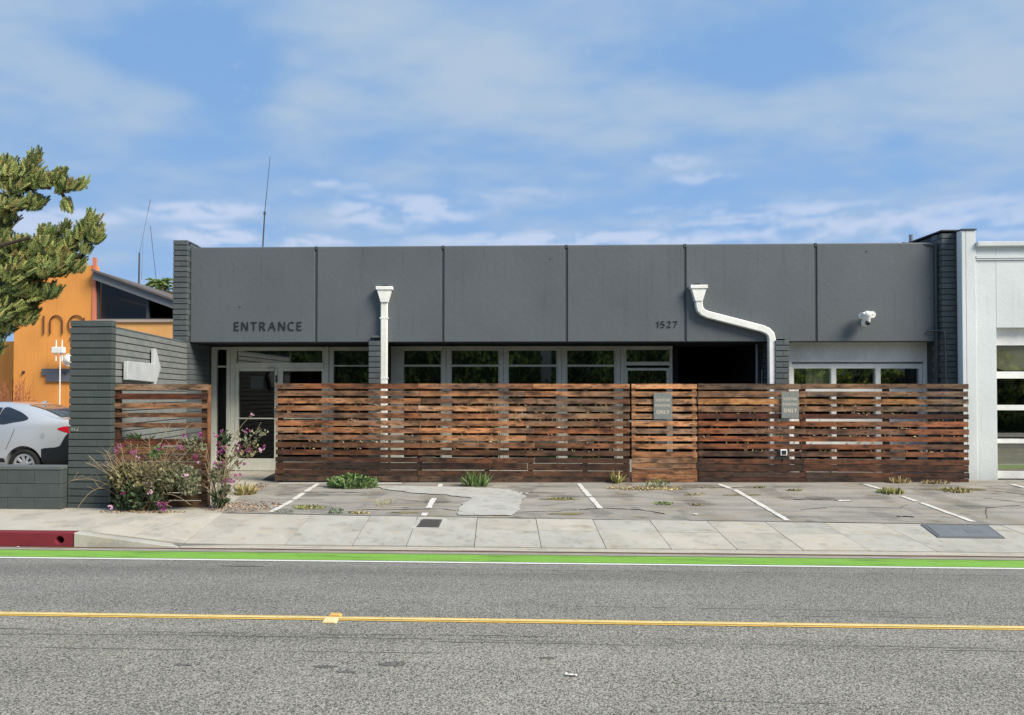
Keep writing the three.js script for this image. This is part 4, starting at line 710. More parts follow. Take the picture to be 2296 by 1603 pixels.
  for (const s of [1, -1]) {
    part('side_window', [patch(spl([[-9.10, 1.125], [-9.2, 1.20], [-9.40, 1.285], [-9.66, 1.335], [-9.66, 1.03], [-9.35, 1.06], [-9.16, 1.092]]), .012, s)], gl, car);
    part('side_window', [patch([[-9.70, 1.335], [-10.3, 1.36], [-10.3, 1.0], [-9.70, 1.03]], .012, s)], gl, car);
    part('side_window', [patch([[-10.36, 1.36], [-10.75, 1.31], [-11.25, 1.03], [-11.2, .96], [-10.36, .995]], .012, s)], gl, car);
    part('lower_panel', [patch([[-8.81, .30], [-8.785, .555], [-8.55, .568], [-8.45, .60], [-8.35, .80], [-8.295, .852], [-8.13, .85], [-8.13, .42], [-8.3, .30]], .005, s)], black, car);
    part('tail_lamp', [patch(spl([[-8.51, .928], [-8.40, .97], [-8.25, .975], [-8.14, .96], [-8.135, .845], [-8.27, .842], [-8.38, .872]]), .007, s)], new THREE.MeshPhysicalMaterial({ color: L(.55, .012, .03), roughness: .1, clearcoat: 1 }), car);
    part('sill_panel', [patch([[-9.52, .30], [-9.54, .36], [-11.4, .36], [-11.42, .28], [-9.52, .28]], .006, s)], black, car);
    part('fuel_cap', [patch(spl([[-8.72, .80], [-8.78, .86], [-8.84, .80], [-8.78, .74]], 24), .004, s)], std(L(.50, .52, .54), .4, { metalness: .4 }), car);
    part('door_seam', [patch([[-9.34, .94], [-9.33, .94], [-9.40, .74], [-9.50, .52], [-9.51, .52], [-9.41, .74]], .004, s)], M.darkMetal, car);
    part('door_handle', [box(-9.72, -9.53, .825, .855, -s * .1, -s * .1 + .02, .006).translate(0, 0, -CT + s * (flank(-9.6, .84) + .1 + .008) - (s > 0 ? 0 : .03))], silver, car);
  }
  const rg = []; // rear window, a sheet just proud of the sloping tail
  { const p = [], ii = []; const m = 12; for (let i = 0; i <= m; i++) { const l = lerp(.46, 1.18, i / m), yt = top(l), rw = roofW(l) * .82; for (let k = 0; k <= 8; k++) { const z = lerp(-rw, rw, k / 8); p.push(CX - l, yt - .008 * (z / rw) ** 2 + .008, -CT + z); } } for (let i = 0; i < m; i++) for (let k = 0; k < 8; k++) { const a = i * 9 + k; ii.push(a, a + 1, a + 10, a, a + 10, a + 9); } const q = new THREE.BufferGeometry(); q.setAttribute('position', new THREE.Float32BufferAttribute(p, 3)); q.setIndex(ii); q.computeVertexNormals(); rg.push(norm(q)); }
  part('rear_window', rg, new THREE.MeshPhysicalMaterial({ color: L(.13, .16, .19), roughness: .06, clearcoat: 1 }), car);
  part('roof_fin', [prism([[-9.33, 1.425], [-9.23, 1.41], [-9.19, 1.455], [-9.24, 1.46]], CT - .025, CT + .025, .008)], silver, car);
  for (const x of WX) for (const s of [1, -1]) {
    const zc = -CT + s * .755, tyre = part('wheel', [new THREE.TorusGeometry(.255, .062, 12, 40).scale(1, 1, 1.7).translate(x, WY, zc)], tyreM, car);
    const rim = new THREE.Shape(); rim.absarc(0, 0, .212, 0, 2 * Math.PI);
    for (let k = 0; k < 9; k++) { const a = (k / 9) * 2 * Math.PI, h = new THREE.Path(), w = .20; h.moveTo(Math.cos(a - w * .5) * .075, Math.sin(a - w * .5) * .075); h.lineTo(Math.cos(a - w) * .175, Math.sin(a - w) * .175); h.lineTo(Math.cos(a + w) * .175, Math.sin(a + w) * .175); h.lineTo(Math.cos(a + w * .5) * .075, Math.sin(a + w * .5) * .075); rim.holes.push(h); }
    const rg2 = new THREE.ExtrudeGeometry(rim, { depth: .02, bevelEnabled: true, bevelSize: .005, bevelThickness: .006, bevelSegments: 1, curveSegments: 20 }).translate(0, 0, s > 0 ? .05 : -.07);
    part('rim', [rg2.translate(x, WY, zc)], std(L(.55, .56, .57), .35, { metalness: .6 }), tyre);
    part('hub', [new THREE.CylinderGeometry(.21, .21, .05, 24).rotateX(Math.PI / 2).translate(x, WY, zc)], arch, tyre);
  }
  part('underside', [box(-12.3, -8.3, .18, .40, CT - .55, CT + .55)], arch, car);
}

// ------------------------------------------------------------------ plants
function instanced(name, geo, mat, mats, cols, parent) { const m = new THREE.InstancedMesh(geo, mat, mats.length); mats.forEach((q, i) => { m.setMatrixAt(i, q); m.setColorAt(i, cols[i]); }); m.name = name; m.castShadow = m.receiveShadow = true; m.userData.kind = 'stuff'; parent.updateWorldMatrix(true, false); const inv = parent.matrixWorld.clone().invert(); m.applyMatrix4(inv); parent.add(m); return m; }
const UP = new THREE.Vector3(0, 1, 0);
function xf(p, dir, s, roll) { const q = new THREE.Quaternion().setFromUnitVectors(UP, dir.clone().normalize()).multiply(new THREE.Quaternion().setFromAxisAngle(UP, roll)); return new THREE.Matrix4().compose(p, q, typeof s === 'number' ? new THREE.Vector3(s, s, s) : s); }
const leafMat = new THREE.MeshPhysicalMaterial({ color: 0xffffff, roughness: .75, vertexColors: false });
function blade(w, l, bend = .2) { // one folded leaf, growing up +y
  const p = [-w / 2, 0, 0, w / 2, 0, 0, -w / 2 * 1.1, l * .5, bend * l * .25, w / 2 * 1.1, l * .5, bend * l * .25, 0, l, bend * l], g = new THREE.BufferGeometry(); g.setAttribute('position', new THREE.Float32BufferAttribute(p, 3)); g.setIndex([0, 1, 3, 0, 3, 2, 2, 3, 4]); g.computeVertexNormals(); return norm(g);
}
{ // conifer at the left edge: tufted shoots of needles on outstretched limbs
  const tr = thing('conifer_tree', 'shaggy yellow green conifer reaching in from the left edge above the car', 'tree', [-8.9, -.1, -12.9]);
  const T = 12.5, P = (u, v, d = 0) => new THREE.Vector3(-8.267 + (u / 100) * .755 * ((T + d) / T), 1.6 + ((886 - v) / 1750) * (T + d), -(T + d) + 0);
  const bark = std(L(.085, .06, .042), .95, { map: rep(mottle, .6), bumpMap: rep(stuccoBump, .15), bumpScale: .02 });
  const trunk = [[-8.9, -.15, -12.9], [-8.85, 1.2, -12.9], [-8.98, 2.5, -12.8], [-8.8, 3.9, -12.7], [-8.9, 5.4, -12.6], [-8.75, 6.2, -12.5]];
  part('trunk', [cyl(trunk[0], trunk[1], .19, .15, 10), cyl(trunk[1], trunk[2], .15, .13, 10), cyl(trunk[2], trunk[3], .13, .11, 10), cyl(trunk[3], trunk[4], .11, .07, 10), cyl(trunk[4], trunk[5], .07, .03, 8)], bark, tr);
  const limbs = [[[-8.85, 2.6, -12.8], P(20, 705), P(60, 690), P(118, 660)], [[-8.85, 3.2, -12.7], P(10, 610, .2), P(70, 585), P(140, 570), P(192, 545), P(212, 495)], [[-8.85, 4.4, -12.6], P(0, 480), P(40, 462), P(90, 450)], [[-8.85, 4.8, -12.6], P(0, 430, -.2), P(60, 415), P(120, 402), P(175, 410)], [[-8.8, 5.0, -12.6], P(20, 400), P(50, 378), P(84, 350)], [[-8.9, 2.2, -12.8], P(-10, 740), P(5, 770)], [P(140, 572).toArray(), P(170, 590), P(182, 600)], [P(130, 402).toArray(), P(145, 425), P(154, 445)], [[-8.85, 3.2, -12.7], P(0, 560, -.4), P(40, 545, -.4), P(100, 525, -.3)], [[-8.85, 3.0, -12.7], P(0, 640, .4), P(50, 650, .3), P(90, 640, .3)]];
  part('limb', limbs.map((l) => tube(l.map((q) => (q.toArray ? q.toArray() : q)), .028, 30, 6)), bark, tr, { kind: 'stuff' });
  // a shoot: a bottle brush of fine needles
  const r = rng(55), needles = []; for (let i = 0; i < 54; i++) { const h = i / 54, a = i * 2.4, l = .058 * (1 - .35 * h), b = blade(.010, l, .1); b.applyMatrix4(xf(new THREE.Vector3(0, h * .20, 0), new THREE.Vector3(Math.cos(a), .55 + 1.1 * h, Math.sin(a)), 1, a)); needles.push(b); }
  const shoot = merge(needles);
  const blobs = [[8, 380, 26, 28, 34], [45, 400, 36, 30, 54], [20, 372, 14, 26, 14], [72, 372, 12, 20, 18], [82, 348, 7, 14, 9], [100, 402, 20, 15, 24], [130, 399, 16, 12, 18], [142, 388, 6, 10, 5], [165, 413, 18, 7, 12], [185, 411, 6, 8, 5], [140, 420, 9, 10, 8], [152, 440, 7, 12, 9], [30, 452, 48, 15, 50], [80, 453, 18, 12, 20], [12, 482, 22, 22, 28], [10, 515, 14, 18, 16], [18, 560, 40, 34, 60], [75, 565, 42, 32, 70], [120, 560, 34, 30, 52], [150, 585, 30, 24, 42], [112, 520, 16, 13, 14], [148, 512, 8, 10, 7], [55, 605, 56, 26, 76], [120, 600, 40, 22, 40], [178, 602, 14, 9, 12], [207, 497, 11, 20, 18], [193, 520, 14, 16, 18], [218, 533, 12, 12, 14], [226, 520, 5, 9, 5], [196, 555, 5, 14, 6], [165, 545, 12, 16, 14], [35, 640, 52, 34, 74], [80, 662, 30, 14, 26], [112, 663, 18, 8, 12], [126, 652, 6, 8, 4], [30, 695, 46, 26, 52], [62, 720, 20, 14, 18], [15, 735, 26, 18, 20], [4, 775, 16, 28, 14]];
  const ms = [], cs = [], pal = [L(.25, .285, .085), L(.16, .205, .06), L(.37, .37, .13), L(.055, .08, .027), L(.32, .26, .095), L(.11, .155, .05), L(.29, .345, .125)];
  for (const [u, v, ru, rv, cnt] of blobs) for (let k = 0; k < cnt * 5.4; k++) {
    const a = r() * 2 * Math.PI, q = Math.sqrt(r()) * .92, d = (r() - .5) * 2 * Math.max(ru, 16) / 140, du = Math.cos(a) * q * ru, dv = Math.sin(a) * q * rv; const p = P(u + du, v + dv, d);
    const dir = new THREE.Vector3(du / 40 + (r() - .5) * .9 + .15, .75 + (r() - .3) * .6 - dv / rv * .45, d * 1.4 + (r() - .5) * .9);
    if (u > 140 && v > 415 && v < 445) dir.set(.4, -.9, .2);
    ms.push(xf(p, dir, (.52 + .44 * r()), r() * 6)); const c = pal[(r() * pal.length) | 0].clone(); const s = .75 + .5 * r(); cs.push(c.multiplyScalar(s * 1.25));
  }
  instanced('needles', shoot, new THREE.MeshPhysicalMaterial({ color: 0xffffff, roughness: .7 }), ms, cs, tr);
}
// a bush of arching stems with small leaves and magenta flowers
function bush(t, r, o) {
  const stems = [], ms = [], cs = [], ps = [];
  for (const s of o.stems) { // [x0,y0,t0, x1,y1,t1, sag]
    const a = new THREE.Vector3(s[0], s[1], -s[2]), b = new THREE.Vector3(s[3], s[4], -s[5]), m = a.clone().lerp(b, .5).add(new THREE.Vector3(0, s[6] ?? .1, 0)), c = new THREE.QuadraticBezierCurve3(a, m, b); stems.push(new THREE.TubeGeometry(c, 10, .0042, 4)); ps.push(c);
    for (let k = 0; k < 5; k++) { const q = .35 + .6 * r(), p = c.getPoint(q), d = new THREE.Vector3((r() - .5) * .28, r() * .16, (r() - .5) * .28); const e = p.clone().add(d); stems.push(cyl(p.toArray(), e.toArray(), .0026, .0015, 4)); }
  }
  part('stem', stems, std(L(.34, .26, .16), .9), t, { kind: 'stuff' });
  const pick = (pal) => pal[(r() * pal.length) | 0].clone().multiplyScalar(.75 + .55 * r());
  for (const [x, y, tt, rx, ry, rt, n, pal, size] of o.leaves) for (let k = 0; k < n; k++) {
    let v; do { v = new THREE.Vector3(r() * 2 - 1, r() * 2 - 1, r() * 2 - 1); } while (v.length() > 1);
    const p = new THREE.Vector3(x + v.x * rx, y + v.y * ry, -(tt + v.z * rt)); if (p.y < groundY(p.x, -p.z) + .005) continue;
    if (fbm(p.x * 7 + 30, p.y * 7 + 30, 8, 2) < .36) continue;
    ms.push(xf(p, new THREE.Vector3(v.x + (r() - .5) * 1.6, .5 + r(), -v.z + (r() - .5) * 1.6), size * (.6 + .8 * r()), r() * 6)); cs.push(pick(pal));
  }
  instanced('leaves', merge([blade(.42, 1, .35), blade(.36, .8, .3).rotateY(2.1).rotateZ(.7), blade(.36, .8, .3).rotateY(-1.9).rotateZ(-.7)]), leafMat, ms, cs, t);
  const petals = merge(Array.from({ length: 6 }, (_, i) => { const a = i * 1.05; return blade(.030, .034, .25).applyMatrix4(xf(new THREE.Vector3(), new THREE.Vector3(Math.cos(a), .5, Math.sin(a)), 1, a)); }));
  const fm = [std(L(.27, .05, .19), .7), std(L(.38, .11, .27), .7), std(L(.22, .03, .11), .7), std(L(.65, .42, .55), .7)];
  for (const [x, y, tt, n, sp, mi] of o.flowers ?? []) { const gs = []; for (let k = 0; k < n; k++) gs.push(petals.clone().applyMatrix4(xf(new THREE.Vector3(x + (r() - .5) * sp, y + (r() - .5) * sp * .8, -tt + (r() - .5) * sp), new THREE.Vector3(r() - .5, .6, .8 + r() * .4), .5 + .45 * r(), r() * 6))); part('flower', gs, fm[mi ?? (r() * 3) | 0], t, { rawUV: true }); }
}
const OLIVE = [L(.19, .185, .08), L(.26, .235, .12), L(.14, .16, .065), L(.33, .29, .17), L(.22, .19, .10)], DKGREEN = [L(.05, .085, .04), L(.07, .11, .05), L(.035, .06, .03), L(.10, .13, .06)], FRESH = [L(.12, .22, .06), L(.17, .28, .08), L(.09, .17, .05), L(.22, .30, .12)], STRAW = [L(.50, .40, .20), L(.42, .32, .15), L(.58, .48, .28), L(.36, .26, .12)], SILVERY = [L(.26, .27, .17), L(.20, .22, .13), L(.34, .32, .21), L(.16, .18, .10)];
{
  const r = rng(101), b = thing('flowering_bush', 'large straggly olive bush with magenta flowers in front of the short fence panel', 'bush', [-5.1, -.07, -11.05]);
  const st = []; for (let k = 0; k < 54; k++) { const x0 = -5.12 + (r() - .5) * .5, x1 = -5.05 + (r() - .5) * 1.45, h = .35 + r() * .6; st.push([x0, -.05, 11.05 + (r() - .5) * .2, x1, h, 10.98 + (r() - .6) * .45, .05 + r() * .2]); }
  st.push([-5.3, .1, 11.0, -6.1, .36, 10.9, .25], [-5.4, .05, 11, -5.95, -.03, 10.82, .5], [-5.3, .2, 11, -5.9, .62, 10.95, .1], [-5.2, .0, 11, -4.55, .02, 10.75, .14], [-5.0, .1, 11, -4.3, .05, 10.78, .22], [-5.2, .3, 11, -5.62, .80, 10.95, .0], [-5.1, .3, 11.1, -4.75, 1.22, 11.2, .1], [-4.9, .3, 11.1, -4.52, 1.15, 11.2, .1], [-5, .4, 11.1, -5.05, 1.0, 11.1, 0], [-4.8, .3, 11, -4.35, .9, 11.1, .1]);
  bush(b, r, { stems: st, leaves: [[-5.13, .16, 11.03, .44, .30, .22, 1500, DKGREEN, .055], [-5.12, .38, 10.98, .50, .22, .24, 1100, OLIVE, .05], [-5.35, .44, 10.98, .22, .16, .2, 300, OLIVE, .048], [-4.62, .40, 11.02, .34, .19, .2, 650, SILVERY, .055], [-4.78, .50, 11.0, .3, .16, .2, 260, OLIVE, .045], [-4.42, .28, 11.02, .16, .16, .14, 240, SILVERY, .06], [-4.9, .72, 11.1, .14, .12, .1, 70, FRESH, .06], [-4.42, .86, 11.2, .2, .14, .12, 90, SILVERY, .05]],
    flowers: [[-5.43, .80, 10.95, 5, .09], [-5.38, .84, 10.97, 4, .08, 0], [-5.17, .78, 10.95, 5, .09, 1], [-5.15, .70, 10.95, 2, .05, 3], [-4.81, .84, 11, 5, .08, 0], [-4.55, .83, 11, 5, .08, 1], [-4.30, .70, 10.95, 4, .08, 2], [-4.26, .62, 10.95, 2, .05, 3], [-4.72, .02, 10.78, 10, .12, 0], [-4.68, .05, 10.78, 6, .1, 2], [-5.3, .2, 10.82, 4, .08, 2], [-5.45, .01, 10.78, 3, .05, 3], [-4.9, .33, 10.8, 4, .08, 3], [-4.88, .22, 10.8, 3, .07, 3], [-4.56, 1.02, 11.2, 3, .08, 0], [-4.36, 1.0, 11.22, 5, .12, 0], [-4.42, .45, 10.85, 3, .09, 3]] });
}
{
  const r = rng(103), b = thing('flowering_shrub', 'smaller sprawling shrub with pink flowers beside the path, right of the short fence panel', 'bush', [-3.98, -.06, -11.15]);
  const st = []; for (let k = 0; k < 20; k++) st.push([-4.04 + (r() - .5) * .12, -.05, 11.2, -3.98 + (r() - .5) * .6, .3 + r() * .7, 11.1 + (r() - .5) * .4, .06]);
  st.push([-4.02, .3, 11.2, -3.33, 1.06, 11.2, .22], [-4.05, .4, 11.2, -3.55, 1.30, 11.2, .35], [-4.0, .4, 11.2, -3.36, .82, 11.1, .08], [-4.0, .5, 11.2, -3.45, 1.12, 11.2, .05], [-4.04, -.05, 11.1, -3.9, .2, 11.0, .1]);
  bush(b, r, { stems: st, leaves: [[-4.03, .30, 11.15, .14, .28, .16, 420, SILVERY, .055], [-4.02, .12, 11.18, .12, .18, .14, 260, DKGREEN, .05], [-3.95, .52, 11.15, .2, .2, .16, 160, OLIVE, .045], [-3.84, .68, 11.15, .2, .2, .14, 80, OLIVE, .042], [-3.64, .96, 11.18, .2, .12, .1, 44, SILVERY, .042], [-3.42, 1.03, 11.18, .12, .05, .08, 22, SILVERY, .04], [-3.6, .78, 11.15, .2, .12, .1, 50, OLIVE, .045], [-3.97, .95, 11.2, .08, .14, .1, 60, DKGREEN, .05]],
    flowers: [[-4.06, 1.02, 11.1, 4, .09, 1], [-3.98, 1.06, 11.1, 3, .08, 0], [-4.03, .88, 11.1, 4, .08, 2], [-3.96, .80, 11.1, 6, .13, 0], [-4.0, .76, 11.1, 5, .12, 1], [-3.74, .78, 11.1, 4, .08, 0], [-3.62, 1.08, 11.15, 4, .08, 1], [-3.38, .80, 11.05, 5, .06, 3], [-3.35, .85, 11.05, 3, .05, 0], [-3.56, 1.30, 11.2, 2, .04, 3], [-3.76, .86, 11.15, 4, .09, 2], [-3.58, .80, 11.1, 4, .08, 0], [-4.02, .58, 11.05, 5, .1, 1], [-3.9, .60, 11.05, 3, .08, 0], [-3.88, .36, 11.0, 5, .09, 0], [-3.78, .38, 11, 3, .08, 1], [-3.66, .6, 11.05, 3, .1, 1], [-3.72, .42, 11.0, 3, .1, 1]] });
}
{ // leafy rosette behind the gap in the fence panel
  const r = rng(104), b = thing('leafy_plant', 'fresh green leafy plant seen through the gap in the short fence panel', 'plant', [-5.5, .3, -11.75]), ms = [], cs = [];
  for (let k = 0; k < 150; k++) { const a = r() * 6.28, q = Math.sqrt(r()); ms.push(xf(new THREE.Vector3(-5.42 + Math.cos(a) * .28 * q, .72 + r() * .24 - .1 * q, -11.62 + Math.sin(a) * .12 * q), new THREE.Vector3(Math.cos(a) * .9, .6 + r() * .5, Math.sin(a) * .9), .10 + .06 * r(), r() * 6)); cs.push((r() < .6 ? FRESH : SILVERY)[(r() * 4) | 0].clone().multiplyScalar(.8 + .5 * r())); }
  instanced('leaves', blade(.34, 1, .4), leafMat, ms, cs, b);
  part('stem', [0, 1, 2, 3].map((k) => cyl([-5.5 + k * .05, -.1, -11.62], [-5.52 + k * .06, .8, -11.62], .012, .007, 6)), std(L(.2, .19, .1), .9), b);
}
{ // reddish twiggy shrubs by the orange wall
  const twig = (name, label, x, t, w, h, n, col, seed) => { const r = rng(seed), b = thing(name, label, 'bush', [x, -.07, -t]), g = []; for (let k = 0; k < n; k++) { const a = [x + (r() - .5) * w * .5, -.07, -t + (r() - .5) * .4], e = [x + (r() - .5) * w * 1.1, h * (.55 + .45 * r()), -t + (r() - .5) * .6]; g.push(cyl(a, e, .012, .005, 4)); for (let j = 0; j < 6; j++) { const q = .4 + .6 * r(), p = a.map((v, i) => lerp(v, e[i], q)); g.push(cyl(p, [p[0] + (r() - .5) * .35, p[1] + r() * .3, p[2] + (r() - .5) * .3], .008, .005, 3)); } } part('twigs', g, std(col, .9), b, { kind: 'stuff' }); };
  twig('twig_shrub', 'leafless reddish twiggy shrub against the orange wall behind the car roof', -14.55, 22.8, 1.1, 2.05, 46, L(.36, .13, .07), 61);
  twig('twig_shrub', 'dull brown twiggy hedge below the blue door at the far left edge', -15.8, 22.5, 1.4, 1.75, 90, L(.15, .095, .085), 62);
}
{ // palm crown peeping over the sloping roof
  const r = rng(63), b = thing('palm_tree', 'small green palm crown peeping above the sloping roof beside the left brick pier', 'tree', [-12.4, -.1, -29]), g = [];
  part('trunk', [cyl([-13.35, -.1, -29], [-12.8, 5.75, -29], .2, .16, 10)], std(L(.16, .12, .08), .95), b);
  for (let k = 0; k < 26; k++) { const a = k * 2.4, e = -.3 + 1.3 * r(), c = new THREE.Vector3(-12.8, 5.8, -29), d = new THREE.Vector3(Math.cos(a), e, Math.sin(a)).normalize(); for (let j = 2; j < 14; j++) { const q = j / 14, p = c.clone().addScaledVector(d, q * .62).add(new THREE.Vector3(0, -q * q * .25, 0)); for (const s of [-1, 1]) g.push(blade(.04, .24 * (1.1 - q * .6), .3).applyMatrix4(xf(p, d.clone().multiplyScalar(.7).add(new THREE.Vector3(-d.z * s, -.2, d.x * s)), 1, r() * 6))); } }
  part('crown', g, std(L(.16, .24, .06), .7), b, { rawUV: true, kind: 'stuff' });
}
// weeds
let weedSeed = 300;
function weed(name, label, x, t, w, d, h, n, pal, style, category = 'weed') { // style 0 grass, 1 leafy, 2 flat mat
  const r = rng(weedSeed++), y = groundY(x, t), b = thing(name, label, category, [x, y, -t]), ms = [], cs = [];
  for (let k = 0; k < n; k++) {
    const a = r() * 6.28, q = Math.pow(r(), .6), px = x + Math.cos(a) * q * w / 2, pt = t + Math.sin(a) * q * d / 2, gy = groundY(px, pt);
    if (style === 0) ms.push(xf(new THREE.Vector3(px, gy - .005, -pt), new THREE.Vector3(Math.cos(a) * q * .7 + (r() - .5) * .5, 1, -Math.sin(a) * q * .5 + (r() - .5) * .4), new THREE.Vector3(.022 + .012 * r(), h * (.5 + .6 * r()) * (1 - .4 * q), h * .8), r() * 6));
    else if (style === 1) ms.push(xf(new THREE.Vector3(px, gy + r() * h * .75 * (1 - .5 * q), -pt), new THREE.Vector3(Math.cos(a) * .9 + (r() - .5), .35 + r(), -Math.sin(a) * .6 + (r() - .5)), h * (.13 + .13 * r()), r() * 6));
    else ms.push(xf(new THREE.Vector3(px, gy + .002 + r() * h * .4, -pt), new THREE.Vector3(Math.cos(a) + (r() - .5), .35 * r() + .15, Math.sin(a) + (r() - .5)), .02 + .025 * r(), r() * 6));
    cs.push(pal[(r() * pal.length) | 0].clone().multiplyScalar(.7 + .6 * r()));
  }
  const geo = style === 0 ? blade(.8, 1, .25) : blade(style === 1 ? .36 : .4, 1, .35);
  instanced('blades', geo, leafMat, ms, cs, b); return b;
}
const YG = [L(.26, .28, .08), L(.34, .33, .11), L(.18, .21, .06), L(.40, .34, .14)];
weed('weed_clump', 'widest bushy green weed clump at the foot of the long fence', -2.5, 13.35, .84, .45, .31, 1300, FRESH.concat(DKGREEN[3]), 1);
weed('grass_clump', 'tall green grass clump at the foot of the long fence above the pale concrete patch', -.38, 13.55, .46, .3, .36, 90, FRESH.concat(YG[2]), 0, 'grass');
weed('grass_clump', 'pale yellowish grass clump on the path near the entrance', -4.12, 12.55, .36, .3, .24, 120, [...YG, ...STRAW], 0, 'grass');
weed('weed_clump', 'low dark green weed at the near end of the leftmost stall line', -3.02, 10.88, .30, .14, .09, 120, DKGREEN.concat(FRESH[2]), 1);
weed('weed_clump', 'small round dark green weed on the sidewalk edge between the two left stall lines', -2.28, 10.92, .20, .14, .14, 120, DKGREEN.concat(FRESH), 1);
weed('weed_mat', 'flat yellowish moss mat by the sidewalk edge between the two dark weeds', -2.75, 11.3, .44, .36, .05, 220, YG, 2);
weed('weed_clump', 'spindly yellow green weed left of the second stall line', -1.68, 11.62, .32, .24, .14, 80, YG, 1);
weed('dry_grass', 'single arching straw grass tuft at the right end of the long fence', 2.08, 13.86, .12, .1, .30, 46, [STRAW[0], YG[1], YG[0]], 0, 'grass');
weed('weed_clump', 'ragged green weeds in the straw patch before the tan gate', 2.72, 13.5, .42, .22, .20, 120, FRESH.concat(YG), 1);
weed('dry_grass', 'wide flat patch of dry straw before the tan gate', 2.5, 13.3, 1.3, .5, .05, 420, STRAW, 2, 'grass');
weed('weed_mat', 'small dark green mat where the fence meets the fourth stall line', 3.55, 13.35, .28, .3, .07, 130, DKGREEN.concat(FRESH), 1);
weed('weed_mat', 'thin flat green tuft below the outlet box', 4.9, 13.15, .28, .14, .05, 80, YG, 2);
weed('weed_mat', 'thin flat tuft near the fourth stall line top', 4.42, 13.42, .22, .1, .04, 60, YG, 2);
weed('grass_clump', 'yellow green grass tuft growing in the rightmost stall line', 6.36, 12.98, .38, .3, .14, 150, YG, 0, 'grass');
weed('dry_grass', 'dry grass tuft near the right end of the dark fence', 7.5, 13.15, .5, .3, .10, 170, STRAW.concat(YG), 0, 'grass');
weed('dry_grass', 'pale wiry straw tuft against the lowest board of the dark fence', 6.95, 13.88, .34, .1, .17, 60, STRAW, 0, 'grass');
weed('dry_grass', 'brown dry stems at the foot of the dark fence near its right end', 7.55, 13.84, .5, .1, .10, 80, STRAW.concat(OLIVE), 0, 'grass');
weed('weed_mat', 'bright flat green tuft in the middle stall before the gate', 2.5, 11.95, .26, .2, .06, 120, FRESH.concat(YG), 2);
weed('weed_mat', 'thin moss streak left of the third stall line', 1.0, 12.3, .4, .1, .03, 90, YG, 2);
weed('weed_mat', 'tiny brownish tuft right of the bright flat green tuft', 2.98, 11.9, .14, .12, .05, 40, YG.concat(STRAW), 2);
weed('dry_grass', 'low straw tuft in the joint beside the fourth stall line', 3.15, 12.72, .3, .14, .05, 70, STRAW, 2, 'grass');
weed('weed_mat', 'dry mat by the sidewalk edge left of the concrete patch', -1.95, 10.95, .26, .16, .05, 70, YG.concat(STRAW), 2);
weed('grass_clump', 'strip of green grass between the planter wall and the brick tower', -6.3 + .02, 11.75, .16, .7, .34, 140, FRESH, 0, 'grass');
weed('dry_leaf_litter', 'rust brown leaf litter spread over the path beside the flowering shrub', -3.75, 11.35, 1.15, 1.0, .02, 430, [L(.30, .17, .10), L(.42, .28, .18), L(.24, .14, .09), L(.46, .36, .26)], 2, 'leaf litter').userData.kind = 'stuff';
weed('dry_leaf_litter', 'brown dead leaves along the foot of the large bush', -5.0, 10.82, 1.2, .22, .02, 150, [L(.30, .18, .09), L(.40, .27, .15), L(.22, .13, .07)], 2, 'leaf litter').userData.kind = 'stuff';
weed('dry_leaf_litter', 'brown leaf scraps on the path edge up to the end of the long fence', -4.15, 13.2, .3, 1.1, .02, 120, [L(.30, .18, .09), L(.40, .27, .15)], 2, 'leaf litter').userData.kind = 'stuff';

